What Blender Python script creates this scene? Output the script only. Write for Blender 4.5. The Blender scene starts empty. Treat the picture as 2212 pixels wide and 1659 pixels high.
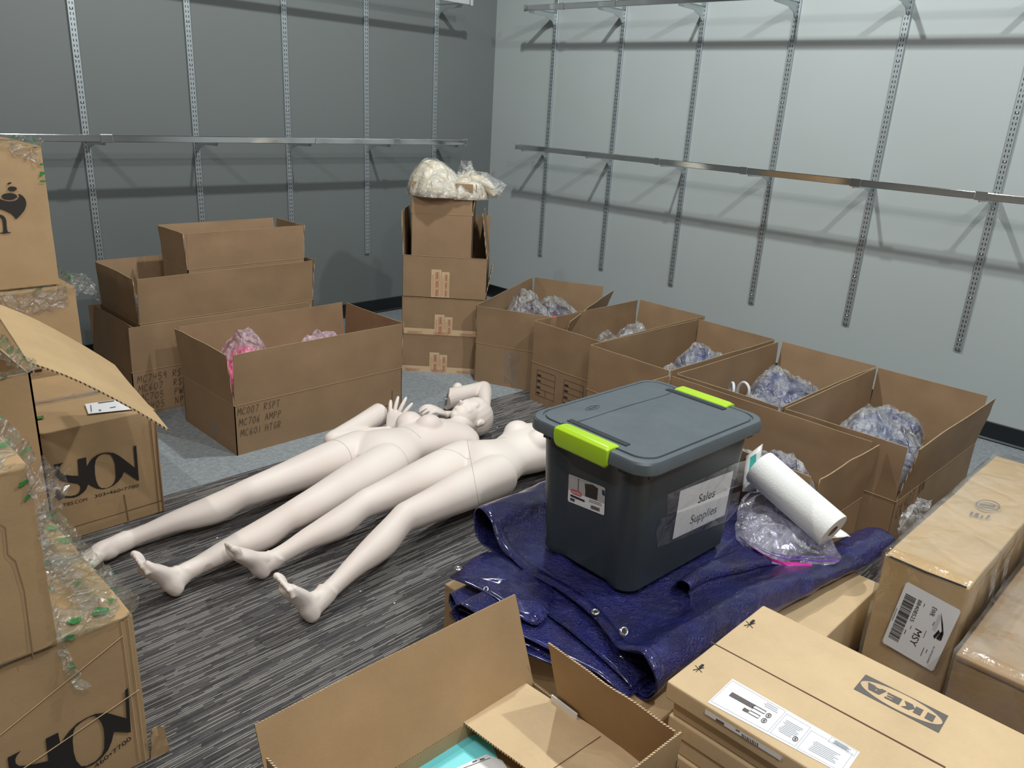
import bpy, bmesh, math, random
from math import sin, cos, pi, radians as R, sqrt, exp
from mathutils import Vector as V, Matrix, noise
from mathutils.geometry import tessellate_polygon
random.seed(7)
scn = bpy.context.scene
COL = scn.collection
# ------------------------------------------------------------------ camera
CAM = V((-4.6066, -4.8008, 1.5438)); YAW, PIT, ROL, FPX = 0.80692, 0.33816, 0.058225, 1716.33
Fw = V((sin(YAW)*cos(PIT), cos(YAW)*cos(PIT), -sin(PIT)))
Rt = V((cos(YAW), -sin(YAW), 0)); Up = Rt.cross(Fw)
R2 = Rt*cos(ROL)+Up*sin(ROL); U2 = -Rt*sin(ROL)+Up*cos(ROL)
def ray(x, y): return Fw+R2*((x-1106)/FPX)-U2*((y-829.5)/FPX)
def atz(x, y, z=0.): d = ray(x, y); return CAM+d*((z-CAM.z)/d.z)
def atx(x, y, X): d = ray(x, y); return CAM+d*((X-CAM.x)/d.x)
def aty(x, y, Y): d = ray(x, y); return CAM+d*((Y-CAM.y)/d.y)
def atp(x, y, P, n): d = ray(x, y); return CAM+d*((V(P)-CAM).dot(n)/d.dot(n))
cam = bpy.data.cameras.new('camera'); cam.sensor_width = 36; cam.lens = 36*FPX/2212; cam.clip_start = .02
co = bpy.data.objects.new('camera', cam); COL.objects.link(co)
co.matrix_world = Matrix(((R2.x, U2.x, -Fw.x, CAM.x), (R2.y, U2.y, -Fw.y, CAM.y), (R2.z, U2.z, -Fw.z, CAM.z), (0, 0, 0, 1)))
scn.camera = co

# ------------------------------------------------------------------ materials
class NT:
    def __init__(s, name):
        s.m = bpy.data.materials.new(name); s.m.use_nodes = True; s.t = s.m.node_tree; s.t.nodes.clear()
        s.out = s.n('ShaderNodeOutputMaterial')
    def n(s, typ, **kw):
        nd = s.t.nodes.new(typ)
        for k, v in kw.items():
            if k in nd.inputs: nd.inputs[k].default_value = v
            else: setattr(nd, k, v)
        return nd
    def l(s, a, b): s.t.links.new(a, b)
    def bsdf(s, col=(.5, .5, .5), rough=.6, metal=0., **kw):
        b = s.n('ShaderNodeBsdfPrincipled'); b.inputs['Base Color'].default_value = (*col, 1)
        b.inputs['Roughness'].default_value = rough; b.inputs['Metallic'].default_value = metal
        for k, v in kw.items(): b.inputs[k].default_value = v
        s.l(b.outputs[0], s.out.inputs[0]); return b
    def co(s, which='Object', scale=(1, 1, 1), rot=(0, 0, 0)):
        c = s.n('ShaderNodeTexCoord'); m = s.n('ShaderNodeMapping'); m.inputs['Scale'].default_value = scale; m.inputs['Rotation'].default_value = rot
        s.l(c.outputs[which], m.inputs[0]); return m.outputs[0]
    def noise(s, vec, scale=5, detail=4, rough=.5, dist=0):
        n = s.n('ShaderNodeTexNoise'); n.inputs['Scale'].default_value = scale; n.inputs['Detail'].default_value = detail
        n.inputs['Roughness'].default_value = rough; n.inputs['Distortion'].default_value = dist; s.l(vec, n.inputs['Vector']); return n.outputs['Fac']
    def ramp(s, fac, stops, interp='LINEAR'):
        r = s.n('ShaderNodeValToRGB'); r.color_ramp.interpolation = interp
        e = r.color_ramp.elements
        while len(e) < len(stops): e.new(.5)
        for i, (p, c) in enumerate(stops): e[i].position = p; e[i].color = (*c, 1) if len(c) == 3 else c
        s.l(fac, r.inputs[0]); return r.outputs[0]
    def bump(s, h, b, strength=.3, dist=.01):
        n = s.n('ShaderNodeBump'); n.inputs['Strength'].default_value = strength; n.inputs['Distance'].default_value = dist
        s.l(h, n.inputs['Height']); s.l(n.outputs[0], b.inputs['Normal']); return n
    def mix(s, a, b, fac, typ='MIX'):
        n = s.n('ShaderNodeMix'); n.data_type = 'RGBA'; n.blend_type = typ
        for sock, v in ((n.inputs[6], a), (n.inputs[7], b), (n.inputs[0], fac)):
            if isinstance(v, (int, float)): sock.default_value = v
            elif isinstance(v, tuple): sock.default_value = (*v, 1)
            else: s.l(v, sock)
        return n.outputs[2]
    def math(s, op, a, b=0.):
        n = s.n('ShaderNodeMath'); n.operation = op
        for i, v in enumerate((a, b)):
            if isinstance(v, (int, float)): n.inputs[i].default_value = v
            else: s.l(v, n.inputs[i])
        return n.outputs[0]
def srgb(*c): return tuple(((x/255)/12.92 if x/255 <= .04045 else ((x/255+.055)/1.055)**2.4) for x in c)
def plain(name, col, rough=.6, metal=0., nscale=0, nstr=.1, **kw):
    k = NT(name); b = k.bsdf(col, rough, metal, **kw)
    if nscale: k.bump(k.noise(k.co(), nscale, 3), b, nstr, .004)
    return k.m
def cardboard(name, col, rough=.72, flute=.18):
    k = NT(name); b = k.bsdf(col, rough); v = k.co()
    n1 = k.noise(v, 5, 5, .6); n2 = k.noise(k.co(scale=(30, 30, 220)), 3, 3, .6); n3 = k.noise(v, 160, 2)
    c = k.ramp(n1, [(.3, tuple(x*.86 for x in col)), (.7, tuple(min(1, x*1.12) for x in col))])
    c = k.mix(c, tuple(x*.8 for x in col), k.math('MULTIPLY', n2, .3)); c = k.mix(c, tuple(x*1.25 for x in col), k.math('MULTIPLY', n3, .22))
    k.l(c, b.inputs['Base Color'])
    h = k.math('ADD', k.math('MULTIPLY', n2, .5), k.noise(v, 7, 3)); k.bump(h, b, flute, .006); return k.m
def edge_mat(name):
    k = NT(name); b = k.bsdf((.4, .3, .2), .9); v = k.co()
    c = k.n('ShaderNodeSeparateXYZ'); k.l(v, c.inputs[0])
    w = k.math('SINE', k.math('MULTIPLY', k.math('ADD', c.outputs[0], c.outputs[1]), 900)); w2 = k.noise(v, 300, 2)
    col = k.ramp(k.math('ADD', k.math('MULTIPLY', w, .35), w2), [(.3, srgb(70, 50, 35)), (.55, srgb(200, 175, 138))]); k.l(col, b.inputs['Base Color']); return k.m
def film(name, tint=(1, 1, 1), alpha=.3, gloss=.35, rough=.12, bscale=40, bstr=.6, milky=.12, marks=None, white=.0):
    """thin clear film: transparent + glossy + slight milky diffuse"""
    k = NT(name); v = k.co()
    tr = k.n('ShaderNodeBsdfTransparent'); tr.inputs[0].default_value = (*tint, 1)
    gl = k.n('ShaderNodeBsdfGlossy'); gl.inputs['Roughness'].default_value = rough
    df = k.n('ShaderNodeBsdfDiffuse'); df.inputs[0].default_value = (.85*tint[0], .86*tint[1], .87*tint[2], 1)
    tl = k.n('ShaderNodeBsdfTranslucent'); tl.inputs[0].default_value = (.8, .8, .8, 1)
    n = k.noise(v, bscale, 5, .6, .6); n2 = k.noise(v, bscale*.33, 3, .5, 1.)
    vo = k.n('ShaderNodeTexVoronoi'); vo.feature = 'DISTANCE_TO_EDGE'; vo.inputs['Scale'].default_value = bscale*.5
    mx = k.n('ShaderNodeMix'); mx.data_type = 'VECTOR'; mx.inputs[0].default_value = .06; k.l(v, mx.inputs[4])
    nn = k.n('ShaderNodeTexNoise'); nn.inputs['Scale'].default_value = bscale*.4; k.l(v, nn.inputs['Vector']); k.l(nn.outputs['Color'], mx.inputs[5]); k.l(mx.outputs[1], vo.inputs['Vector'])
    h = k.math('ADD', k.math('ADD', n, n2), k.math('MULTIPLY', k.math('MINIMUM', vo.outputs['Distance'], .12), 4.))
    bp = k.n('ShaderNodeBump'); bp.inputs['Strength'].default_value = bstr; bp.inputs['Distance'].default_value = .02; k.l(h, bp.inputs['Height'])
    for s_ in (gl, df): k.l(bp.outputs[0], s_.inputs['Normal'])
    lw = k.n('ShaderNodeLayerWeight'); lw.inputs[0].default_value = gloss; k.l(bp.outputs[0], lw.inputs['Normal'])
    m1 = k.n('ShaderNodeMixShader'); k.l(k.math('ADD', k.math('MULTIPLY', lw.outputs['Facing'], .5), .10), m1.inputs[0]); k.l(tr.outputs[0], m1.inputs[1]); k.l(gl.outputs[0], m1.inputs[2])
    md = k.n('ShaderNodeMixShader'); md.inputs[0].default_value = .4; k.l(df.outputs[0], md.inputs[1]); k.l(tl.outputs[0], md.inputs[2])
    m2 = k.n('ShaderNodeMixShader'); f = k.ramp(k.math('ADD', k.math('MULTIPLY', n2, .6), k.math('MULTIPLY', n, .4)), [(.42, (milky*.25,)*3), (.6, (min(1, milky*2.6),)*3)]); k.l(f, m2.inputs[0]); k.l(m1.outputs[0], m2.inputs[1]); k.l(md.outputs[0], m2.inputs[2])
    last = m2
    if marks:
        g = k.n('ShaderNodeBsdfDiffuse'); g.inputs[0].default_value = (*marks, 1)
        mm = k.n('ShaderNodeMixShader'); f = k.ramp(k.noise(v, 26, 0, .4, .2), [(.66, (0, 0, 0)), (.68, (.55, .55, .55))]); k.l(f, mm.inputs[0]); k.l(m2.outputs[0], mm.inputs[1]); k.l(g.outputs[0], mm.inputs[2]); last = mm
    k.l(last.outputs[0], k.out.inputs[0]); return k.m

M = {}
M['kraft'] = cardboard('kraft_brown', srgb(148, 121, 92), .75, .1); M['kraft_in'] = cardboard('kraft_inner', srgb(160, 134, 106))
M['kraft_tan'] = cardboard('kraft_tan', srgb(172, 143, 106), .7, .1); M['kraft_pale'] = cardboard('kraft_pale', srgb(200, 175, 138), .7, .06)
M['kraft_gold'] = cardboard('kraft_gold', srgb(204, 172, 122), .5, .06); M['edge'] = edge_mat('corrugated_edge')
M['ink'] = plain('black_ink', srgb(38, 34, 32), .7); M['ink_soft'] = plain('marker_ink', srgb(92, 71, 52), .8); M['ink_grey'] = plain('grey_ink', srgb(95, 90, 90), .7)
M['crease'] = plain('crease_line', srgb(132, 106, 78), .9); M['fold_line'] = plain('fold_line', srgb(90, 66, 46), .9)
M['paper'] = plain('white_paper', srgb(226, 228, 230), .55); M['label_white'] = plain('label_white', srgb(232, 234, 238), .35)
M['ink_pale'] = plain('pale_ink', srgb(160, 166, 176), .6)
M['kraft_tape'] = plain('kraft_tape', srgb(205, 178, 142), .5); M['kraft_light'] = plain('crease_light', srgb(158, 131, 101), .8); M['red_ink'] = plain('red_ink', srgb(165, 62, 48), .6)
M['green'] = plain('green_tape_print', srgb(52, 128, 66), .3); M['pink_tag'] = plain('pink_tag', srgb(235, 70, 110), .5)
M['white_plastic'] = plain('white_plastic', srgb(225, 225, 225), .3)
k = NT('mannequin_plastic'); b = k.bsdf(srgb(232, 220, 213), .52); b.inputs['Subsurface Weight'].default_value = 0.0
k.l(k.ramp(k.noise(k.co(), 3, 2), [(.35, srgb(226, 213, 206)), (.7, srgb(235, 226, 219))]), b.inputs['Base Color']); M['mannequin'] = k.m
M['seam'] = plain('seam_grey', srgb(150, 142, 136), .6); M['steel_dark'] = plain('fitting_steel', (.18, .18, .18), .35, .9)
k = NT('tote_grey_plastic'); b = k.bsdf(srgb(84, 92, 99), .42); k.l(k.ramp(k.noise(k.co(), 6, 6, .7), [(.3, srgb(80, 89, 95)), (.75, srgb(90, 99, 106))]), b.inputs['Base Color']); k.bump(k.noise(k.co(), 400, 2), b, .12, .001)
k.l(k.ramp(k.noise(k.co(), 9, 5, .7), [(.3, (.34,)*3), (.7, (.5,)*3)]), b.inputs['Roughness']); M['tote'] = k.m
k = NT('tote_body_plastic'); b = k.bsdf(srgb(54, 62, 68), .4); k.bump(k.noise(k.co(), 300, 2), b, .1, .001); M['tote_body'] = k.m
M['lime'] = plain('lime_plastic', srgb(166, 206, 40), .32); M['recess'] = plain('recess_dark', srgb(34, 40, 44), .5)
k = NT('tarp_blue'); b = k.bsdf(srgb(14, 18, 84), .24, 0, **{'Coat Weight': .5, 'Coat Roughness': .12, 'Specular IOR Level': .7}); v = k.co()
h = k.math('ADD', k.math('MULTIPLY', k.noise(v, 26, 6, .65, .8), 1.6), k.math('MULTIPLY', k.noise(v, 230, 2), .7)); k.bump(h, b, 1., .009)
k.l(k.ramp(k.noise(v, 9, 4), [(.35, srgb(12, 15, 76)), (.7, srgb(22, 27, 108))]), b.inputs['Base Color']); M['tarp'] = k.m
k = NT('tarp_grey_side'); b = k.bsdf(srgb(150, 148, 145), .45); k.bump(k.noise(k.co(), 60, 5), b, .5, .004); M['tarp_grey'] = k.m
M['grommet'] = plain('grommet_steel', (.75, .75, .75), .2, 1.)
def chrome(name, col=(.82, .83, .84), r=.09):
    k = NT(name); b = k.bsdf(col, r, 1.); k.bump(k.noise(k.co(scale=(2, 2, 60)), 6, 3), b, .03, .002); return k.m
M['chrome'] = chrome('chrome_rail'); M['galv'] = plain('galvanised', srgb(176, 184, 186), .38, .75, 60, .04)
# slotted standard: two columns of dark slots every inch
k = NT('slotted_standard'); b = k.bsdf(srgb(176, 184, 188), .4, .7); c = k.n('ShaderNodeSeparateXYZ'); k.l(k.co(), c.inputs[0])
zz = k.math('FRACT', k.math('MULTIPLY', c.outputs[2], 1/.0254)); ax = k.math('ABSOLUTE', k.math('SUBTRACT', k.math('ABSOLUTE', c.outputs[0]), .0072))
m = k.math('MULTIPLY', k.math('MULTIPLY', k.math('LESS_THAN', zz, .52), k.math('LESS_THAN', ax, .0022)), k.math('LESS_THAN', c.outputs[1], -.0125))
k.l(k.mix(srgb(176, 184, 188), (.012, .012, .014), m), b.inputs['Base Color']); k.l(k.math('MULTIPLY', k.math('SUBTRACT', 1., m), .7), b.inputs['Metallic']); M['slots'] = k.m
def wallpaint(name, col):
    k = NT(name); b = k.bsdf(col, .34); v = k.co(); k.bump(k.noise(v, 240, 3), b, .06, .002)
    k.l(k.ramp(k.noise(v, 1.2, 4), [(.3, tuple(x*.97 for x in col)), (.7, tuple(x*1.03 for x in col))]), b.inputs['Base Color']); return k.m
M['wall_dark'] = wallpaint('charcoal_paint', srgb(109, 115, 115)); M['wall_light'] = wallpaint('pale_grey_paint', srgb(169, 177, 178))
M['ceil'] = plain('ceiling_paint', srgb(120, 120, 120), .9); M['wall_white'] = wallpaint('white_paint', srgb(214, 214, 212))
M['base'] = plain('black_vinyl_base', srgb(22, 26, 30), .35)
# carpet: plain grey border along the walls, striped field inside
k = NT('carpet'); b = k.bsdf((.2, .2, .2), .95); v = k.co('Object'); sp = k.n('ShaderNodeSeparateXYZ'); k.l(v, sp.inputs[0])
g1 = k.noise(v, 260, 3, .7); g2 = k.noise(v, 45, 4, .7)
grey = k.ramp(k.math('ADD', k.math('MULTIPLY', g1, .6), k.math('MULTIPLY', g2, .4)), [(.34, srgb(100, 106, 112)), (.5, srgb(138, 145, 150)), (.66, srgb(170, 176, 180))])
def stripes(per, ln, off):
    row = k.math('FLOOR', k.math('MULTIPLY', sp.outputs[1], 1/per))
    cmb = k.n('ShaderNodeCombineXYZ'); k.l(row, cmb.inputs[1])
    wn = k.n('ShaderNodeTexWhiteNoise'); wn.noise_dimensions = '1D'; k.l(k.math('ADD', row, off), wn.inputs['W'])
    seg = k.math('FLOOR', k.math('MULTIPLY', k.math('ADD', sp.outputs[0], k.math('MULTIPLY', wn.outputs[0], 7.)), 1/ln))
    cmb2 = k.n('ShaderNodeCombineXYZ'); k.l(seg, cmb2.inputs[0]); k.l(row, cmb2.inputs[1]); w2 = k.n('ShaderNodeTexWhiteNoise'); w2.noise_dimensions = '2D'; k.l(cmb2.outputs[0], w2.inputs['Vector'])
    fr = k.math('FRACT', k.math('MULTIPLY', sp.outputs[1], 1/per))
    ln_ = k.math('MULTIPLY', k.math('LESS_THAN', fr, .38), 1.); return w2.outputs[0], ln_
s1, l1 = stripes(.0066, .13, 3.3); s2, l2 = stripes(.0042, .09, 11.7)
field = k.ramp(k.math('ADD', k.math('MULTIPLY', s2, .5), k.math('MULTIPLY', g1, .5)), [(.3, srgb(56, 54, 56)), (.6, srgb(84, 81, 82)), (.8, srgb(108, 105, 104))])
wash = k.noise(v, 2.2, 2)
field = k.mix(field, srgb(172, 169, 162), k.math('MULTIPLY', k.math('MULTIPLY', k.math('GREATER_THAN', k.math('ADD', s1, k.math('MULTIPLY', wash, .35)), .78), l1), k.math('ADD', .35, k.math('MULTIPLY', g2, .7))))
ins = k.math('MULTIPLY', k.math('LESS_THAN', sp.outputs[1], -1.88), k.math('LESS_THAN', sp.outputs[0], -.9))
k.l(k.mix(grey, field, ins), b.inputs['Base Color']); k.bump(g1, b, .5, .004); M['carpet'] = k.m
def fabric(name, c1, c2, rough=.8):
    k = NT(name); b = k.bsdf(c1, rough); k.l(k.ramp(k.noise(k.co(), 18, 4), [(.35, c1), (.65, c2)]), b.inputs['Base Color']); k.bump(k.noise(k.co(), 35, 4, .6, .5), b, .5, .01); return k.m
M['navy'] = fabric('navy_fabric', srgb(30, 38, 88), srgb(52, 66, 124)); M['pink'] = fabric('pink_fabric', srgb(246, 70, 140), srgb(252, 110, 170)); M['purple'] = fabric('purple_fabric', srgb(44, 24, 50), srgb(70, 42, 76))
M['cream'] = fabric('cream_fabric', srgb(222, 210, 184), srgb(236, 228, 208)); M['greyfab'] = fabric('grey_blue_fabric', srgb(70, 82, 124), srgb(120, 130, 160))
M['bag'] = film('clear_bag', milky=.20, bscale=24, bstr=1., rough=.2); M['wrap'] = film('stretch_wrap', milky=.06, bscale=40, bstr=.8, rough=.16)
M['gtape'] = film('green_print_tape', milky=.07, bscale=38, bstr=.7, marks=srgb(60, 130, 84), tint=(.95, .99, .95)); M['tape'] = film('clear_tape', milky=.03, bscale=20, bstr=.4, rough=.16, gloss=.15)
M['pinkbag'] = film('pink_tinted_bag', tint=(1., .86, .93), milky=.34, bscale=24, bstr=.9, rough=.16); M['zip'] = film('zip_bag', tint=(.86, .84, 1.), milky=.2, bscale=16, bstr=.9, rough=.1); M['zip_strip'] = plain('zip_strip_violet', srgb(120, 60, 190), .25); M['zip_pink'] = plain('zip_strip_pink', srgb(225, 60, 170), .25)
M['foil'] = plain('crinkled_foil', (.5, .5, .53), .22, 1., 38, 1.); M['towel'] = plain('paper_towel', srgb(238, 240, 238), .9, 0, 150, .25); M['towel_core'] = plain('towel_core', srgb(120, 98, 80), .9)
M['teal'] = plain('teal_print', srgb(70, 170, 160), .35); M['aqua'] = plain('aqua_print', srgb(116, 214, 220), .4); M['photo_grey'] = plain('photo_grey', srgb(178, 176, 174), .4); M['photo_dark'] = plain('photo_dark', srgb(48, 42, 40), .4)
M['logo_red'] = plain('logo_red', srgb(200, 90, 100), .4); M['navy_ink'] = plain('navy_ink', srgb(30, 40, 90), .4); M['logo_grey'] = plain('logo_grey', srgb(96, 92, 90), .6); M['hook'] = plain('hook_white', srgb(215, 216, 220), .25)

# ------------------------------------------------------------------ builders
def mesh_obj(name, bm, mat, parent=None, smooth=False, loc=None):
    me = bpy.data.meshes.new(name); bm.normal_update(); bm.to_mesh(me); bm.free()
    for m_ in (mat if isinstance(mat, (list, tuple)) else [mat]): me.materials.append(m_)
    if smooth: me.shade_smooth()
    o = bpy.data.objects.new(name, me); COL.objects.link(o)
    if parent: o.parent = parent
    if loc: o.location = loc
    return o
def tag(o, label=None, cat=None, group=None, kind=None):
    for k_, v_ in (('label', label), ('category', cat), ('group', group), ('kind', kind)):
        if v_: o[k_] = v_
    return o
def thing(name, label, cat, loc=(0, 0, 0), rot=0., group=None):
    o = bpy.data.objects.new(name, None); o.empty_display_size = .05; COL.objects.link(o); o.location = loc; o.rotation_euler = (0, 0, rot)
    return tag(o, label, cat, group)
def box(bm, a, b, mi=0):
    x0, y0, z0 = a; x1, y1, z1 = b
    vs = [bm.verts.new(p) for p in ((x0, y0, z0), (x1, y0, z0), (x1, y1, z0), (x0, y1, z0), (x0, y0, z1), (x1, y0, z1), (x1, y1, z1), (x0, y1, z1))]
    fs = [bm.faces.new([vs[i] for i in q]) for q in ((0, 3, 2, 1), (4, 5, 6, 7), (0, 1, 5, 4), (1, 2, 6, 5), (2, 3, 7, 6), (3, 0, 4, 7))]
    for f in fs: f.material_index = mi
    return fs
def nz(p, s=5., seed=0.): return noise.noise(V(p)*s+V((seed*7.3, seed*3.1, seed*1.7)))
def panel(bm, P00, U, W, N, t, nu=10, nv=6, warp=.0015, seed=0., bend=0., trim=0., edge_mi=1):
    """slab: P00 + u*U + v*W, thickness t along N; edges get material slot edge_mi"""
    g = [[[None]*(nv+1) for _ in range(nu+1)] for _ in (0, 1)]
    for s in (0, 1):
        for i in range(nu+1):
            for j in range(nv+1):
                u, v = i/nu, j/nv; uu = u+(0.5-u)*2*trim*v
                w = warp*nz((u*3, v*3, seed), 1.3, seed)*v*2+bend*sin(pi*u)*v
                g[s][i][j] = bm.verts.new(P00+U*uu+W*v+N*(w+s*t))
    for i in range(nu):
        for j in range(nv):
            bm.faces.new((g[1][i][j], g[1][i+1][j], g[1][i+1][j+1], g[1][i][j+1])); bm.faces.new((g[0][i][j], g[0][i][j+1], g[0][i+1][j+1], g[0][i+1][j]))
    def e(a, b_, c, d):
        f = bm.faces.new((a, b_, c, d)); f.material_index = edge_mi
    for i in range(nu): e(g[0][i][nv], g[1][i][nv], g[1][i+1][nv], g[0][i+1][nv]); e(g[0][i][0], g[0][i+1][0], g[1][i+1][0], g[1][i][0])
    for j in range(nv): e(g[0][0][j], g[1][0][j], g[1][0][j+1], g[0][0][j+1]); e(g[0][nu][j], g[0][nu][j+1], g[1][nu][j+1], g[1][nu][j])
def tube(bm, pts, rad, seg=8, cap=True):
    pts = [V(p) for p in pts]; n = len(pts); rings = []; ref = None
    for i, p in enumerate(pts):
        t = (pts[min(i+1, n-1)]-pts[max(i-1, 0)]).normalized()
        if ref is None: ref = V((0, 0, 1)) if abs(t.z) < .9 else V((1, 0, 0))
        a = t.cross(ref).normalized(); ref = a.cross(t).normalized(); r = rad[i] if isinstance(rad, (list, tuple)) else rad
        rings.append([bm.verts.new(p+(a*cos(2*pi*k_/seg)+ref*sin(2*pi*k_/seg))*r) for k_ in range(seg)])
    for i in range(n-1):
        for k_ in range(seg): bm.faces.new((rings[i][k_], rings[i][(k_+1) % seg], rings[i+1][(k_+1) % seg], rings[i+1][k_]))
    if cap: bm.faces.new(rings[0][::-1]); bm.faces.new(rings[-1])
def sph(bm, c, r, seg=16, ring=10, rot=None):
    mt = Matrix.Translation(V(c))
    if rot is not None: mt = mt@rot.to_4x4()
    rr = r if isinstance(r, (list, tuple)) else (r, r, r)
    bmesh.ops.create_uvsphere(bm, u_segments=seg, v_segments=ring, radius=1, matrix=mt@Matrix.Diagonal((*rr, 1)))
def crm(P, n=6):
    out = []
    for i in range(len(P)-1):
        p0, p1, p2, p3 = P[max(i-1, 0)], P[i], P[i+1], P[min(i+2, len(P)-1)]
        for k_ in range(n):
            t = k_/n; out.append(tuple(.5*((2*b_)+(-a+c)*t+(2*a-5*b_+4*c-d)*t*t+(-a+3*b_-3*c+d)*t**3) for a, b_, c, d in zip(p0, p1, p2, p3)))
    out.append(tuple(P[-1])); return out
def loft(bm, keys, ref=(0, 0, 1), seg=20, n=5, cap=True):
    """keys: (x,y,z, r_side, r_up); elliptical sections along the path"""
    ks = crm(keys, n); pts = [V(k_[:3]) for k_ in ks]; rings = []; ref = V(ref)
    for i, p in enumerate(pts):
        t = (pts[min(i+1, len(pts)-1)]-pts[max(i-1, 0)]).normalized(); a = t.cross(ref).normalized(); u = a.cross(t).normalized()
        rs, ru = max(ks[i][3], .002), max(ks[i][4], .002)
        rings.append([bm.verts.new(p+a*(cos(2*pi*j/seg)*rs)+u*(sin(2*pi*j/seg)*ru)) for j in range(seg)])
    for i in range(len(rings)-1):
        for j in range(seg): bm.faces.new((rings[i][j], rings[i][(j+1) % seg], rings[i+1][(j+1) % seg], rings[i+1][j]))
    if cap: bm.faces.new(rings[0][::-1]); bm.faces.new(rings[-1])
def remesh_obj(name, bm, mat, parent, voxel, smooth_it=8, loc=None):
    bmesh.ops.recalc_face_normals(bm, faces=bm.faces)
    o = mesh_obj(name, bm, mat, None, loc=None)
    r = o.modifiers.new('r', 'REMESH'); r.mode = 'VOXEL'; r.voxel_size = voxel
    s = o.modifiers.new('s', 'SMOOTH'); s.factor = .5; s.iterations = smooth_it
    dg = bpy.context.evaluated_depsgraph_get(); me = bpy.data.meshes.new_from_object(o.evaluated_get(dg)); me.name = name
    o.modifiers.clear(); old = o.data; o.data = me; bpy.data.meshes.remove(old); me.shade_smooth()
    if not me.materials: me.materials.append(mat)
    o.parent = parent; return o

# flat marks on a plane: origin O, axes U,W (metres), normal N
class Plane:
    def __init__(s, O, U, W, N): s.O, s.U, s.W, s.N = V(O), V(U).normalized(), V(W).normalized(), V(N).normalized()
    def uv(s, P): d = V(P)-s.O; return (d.dot(s.U), d.dot(s.W))
    def pt(s, u, v, off=0.): return s.O+s.U*u+s.W*v+s.N*off
def flat(bm, pl, polys, off, inv=None):
    for pg in polys:
        holes = [pg] if not isinstance(pg[0][0], (tuple, list)) else pg
        allp = [p for h in holes for p in h]
        tris = tessellate_polygon([[V((p[0], p[1], 0)) for p in h] for h in holes])
        vs = [bm.verts.new(pl.pt(p[0], p[1], off)) for p in allp]
        for t in tris:
            try:
                f = bm.faces.new([vs[i] for i in t]); f.normal_update()
                if f.normal.dot(pl.N) < 0: f.normal_flip()
            except ValueError: pass
def decal(name, pl, polys, mat, parent, off=.0006, label=None):
    bm = bmesh.new(); flat(bm, pl, polys, off)
    o = mesh_obj(name, bm, mat, None); attach(o, parent); 
    if label: o['label'] = label
    return o
SUB = {'sign_text': ('paper_sign',), 'barcode': ('freight_label',), 'label_text': ('freight_label',), 'label_emblem': ('freight_label',), 'logo_oval': ('printed_logo',), 'logo_letters': ('printed_logo',), 'sticker_photo': ('product_sticker',),
       'sticker_text': ('product_sticker',), 'brand_badge': ('product_sticker',), 'badge_text': ('product_sticker',), 'grommet_hole': ('grommet',), 'tape_print': ('paper_tape',), 'warning_text': ('paper_tape',), 'label_print': ('side_label', 'product_label', 'address_label'),
       'label_symbols': ('product_label',), 'table_print': ('paper_sheet',)}
LAST = {}
def attach(o, parent):
    if parent is None: return
    base = o.name.split('.')[0]; top = parent
    for q in SUB.get(base, ()):
        if (top.name, q) in LAST: parent = LAST[(top.name, q)]; break
    LAST[(top.name, base)] = o
    o.parent = parent; bpy.context.view_layer.update(); o.matrix_parent_inverse = parent.matrix_world.inverted()
def rect(u0, v0, u1, v1): return [(u0, v0), (u1, v0), (u1, v1), (u0, v1)]
def ell(cu, cv, ru, rv, n=28, rot=0.):
    return [(cu+ru*cos(t)*cos(rot)-rv*sin(t)*sin(rot), cv+ru*cos(t)*sin(rot)+rv*sin(t)*cos(rot)) for t in [2*pi*i/n for i in range(n)]]
def text_polys_mesh(s, bold=0.):
    cu = bpy.data.curves.new('t', 'FONT'); cu.body = s; cu.size = 1; cu.offset = bold; cu.resolution_u = 3
    o = bpy.data.objects.new('t', cu); COL.objects.link(o); dg = bpy.context.evaluated_depsgraph_get()
    me = bpy.data.meshes.new_from_object(o.evaluated_get(dg)); bpy.data.objects.remove(o); bpy.data.curves.remove(cu); return me
def text(name, pl, s, u, v, h, mat, parent, off=.0012, ang=0., wid=None, bold=0., shear=0.):
    """text of cap height about h, lower-left corner at (u,v)"""
    me = text_polys_mesh(s, bold); xs = [q.co.x for q in me.vertices]; ys = [q.co.y for q in me.vertices]
    x0, x1, y0, y1 = min(xs), max(xs), min(ys), max(ys); sy = h/.72; sx = sy if wid is None else wid/(x1-x0)
    for q in me.vertices:
        a = (q.co.x-x0)*sx; b_ = q.co.y*sy; a += shear*b_
        q.co = pl.pt(u+a*cos(ang)-b_*sin(ang), v+a*sin(ang)+b_*cos(ang), off)
    me.name = name; me.materials.clear(); me.materials.append(mat); o = bpy.data.objects.new(name, me); COL.objects.link(o); attach(o, parent); return o
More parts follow.
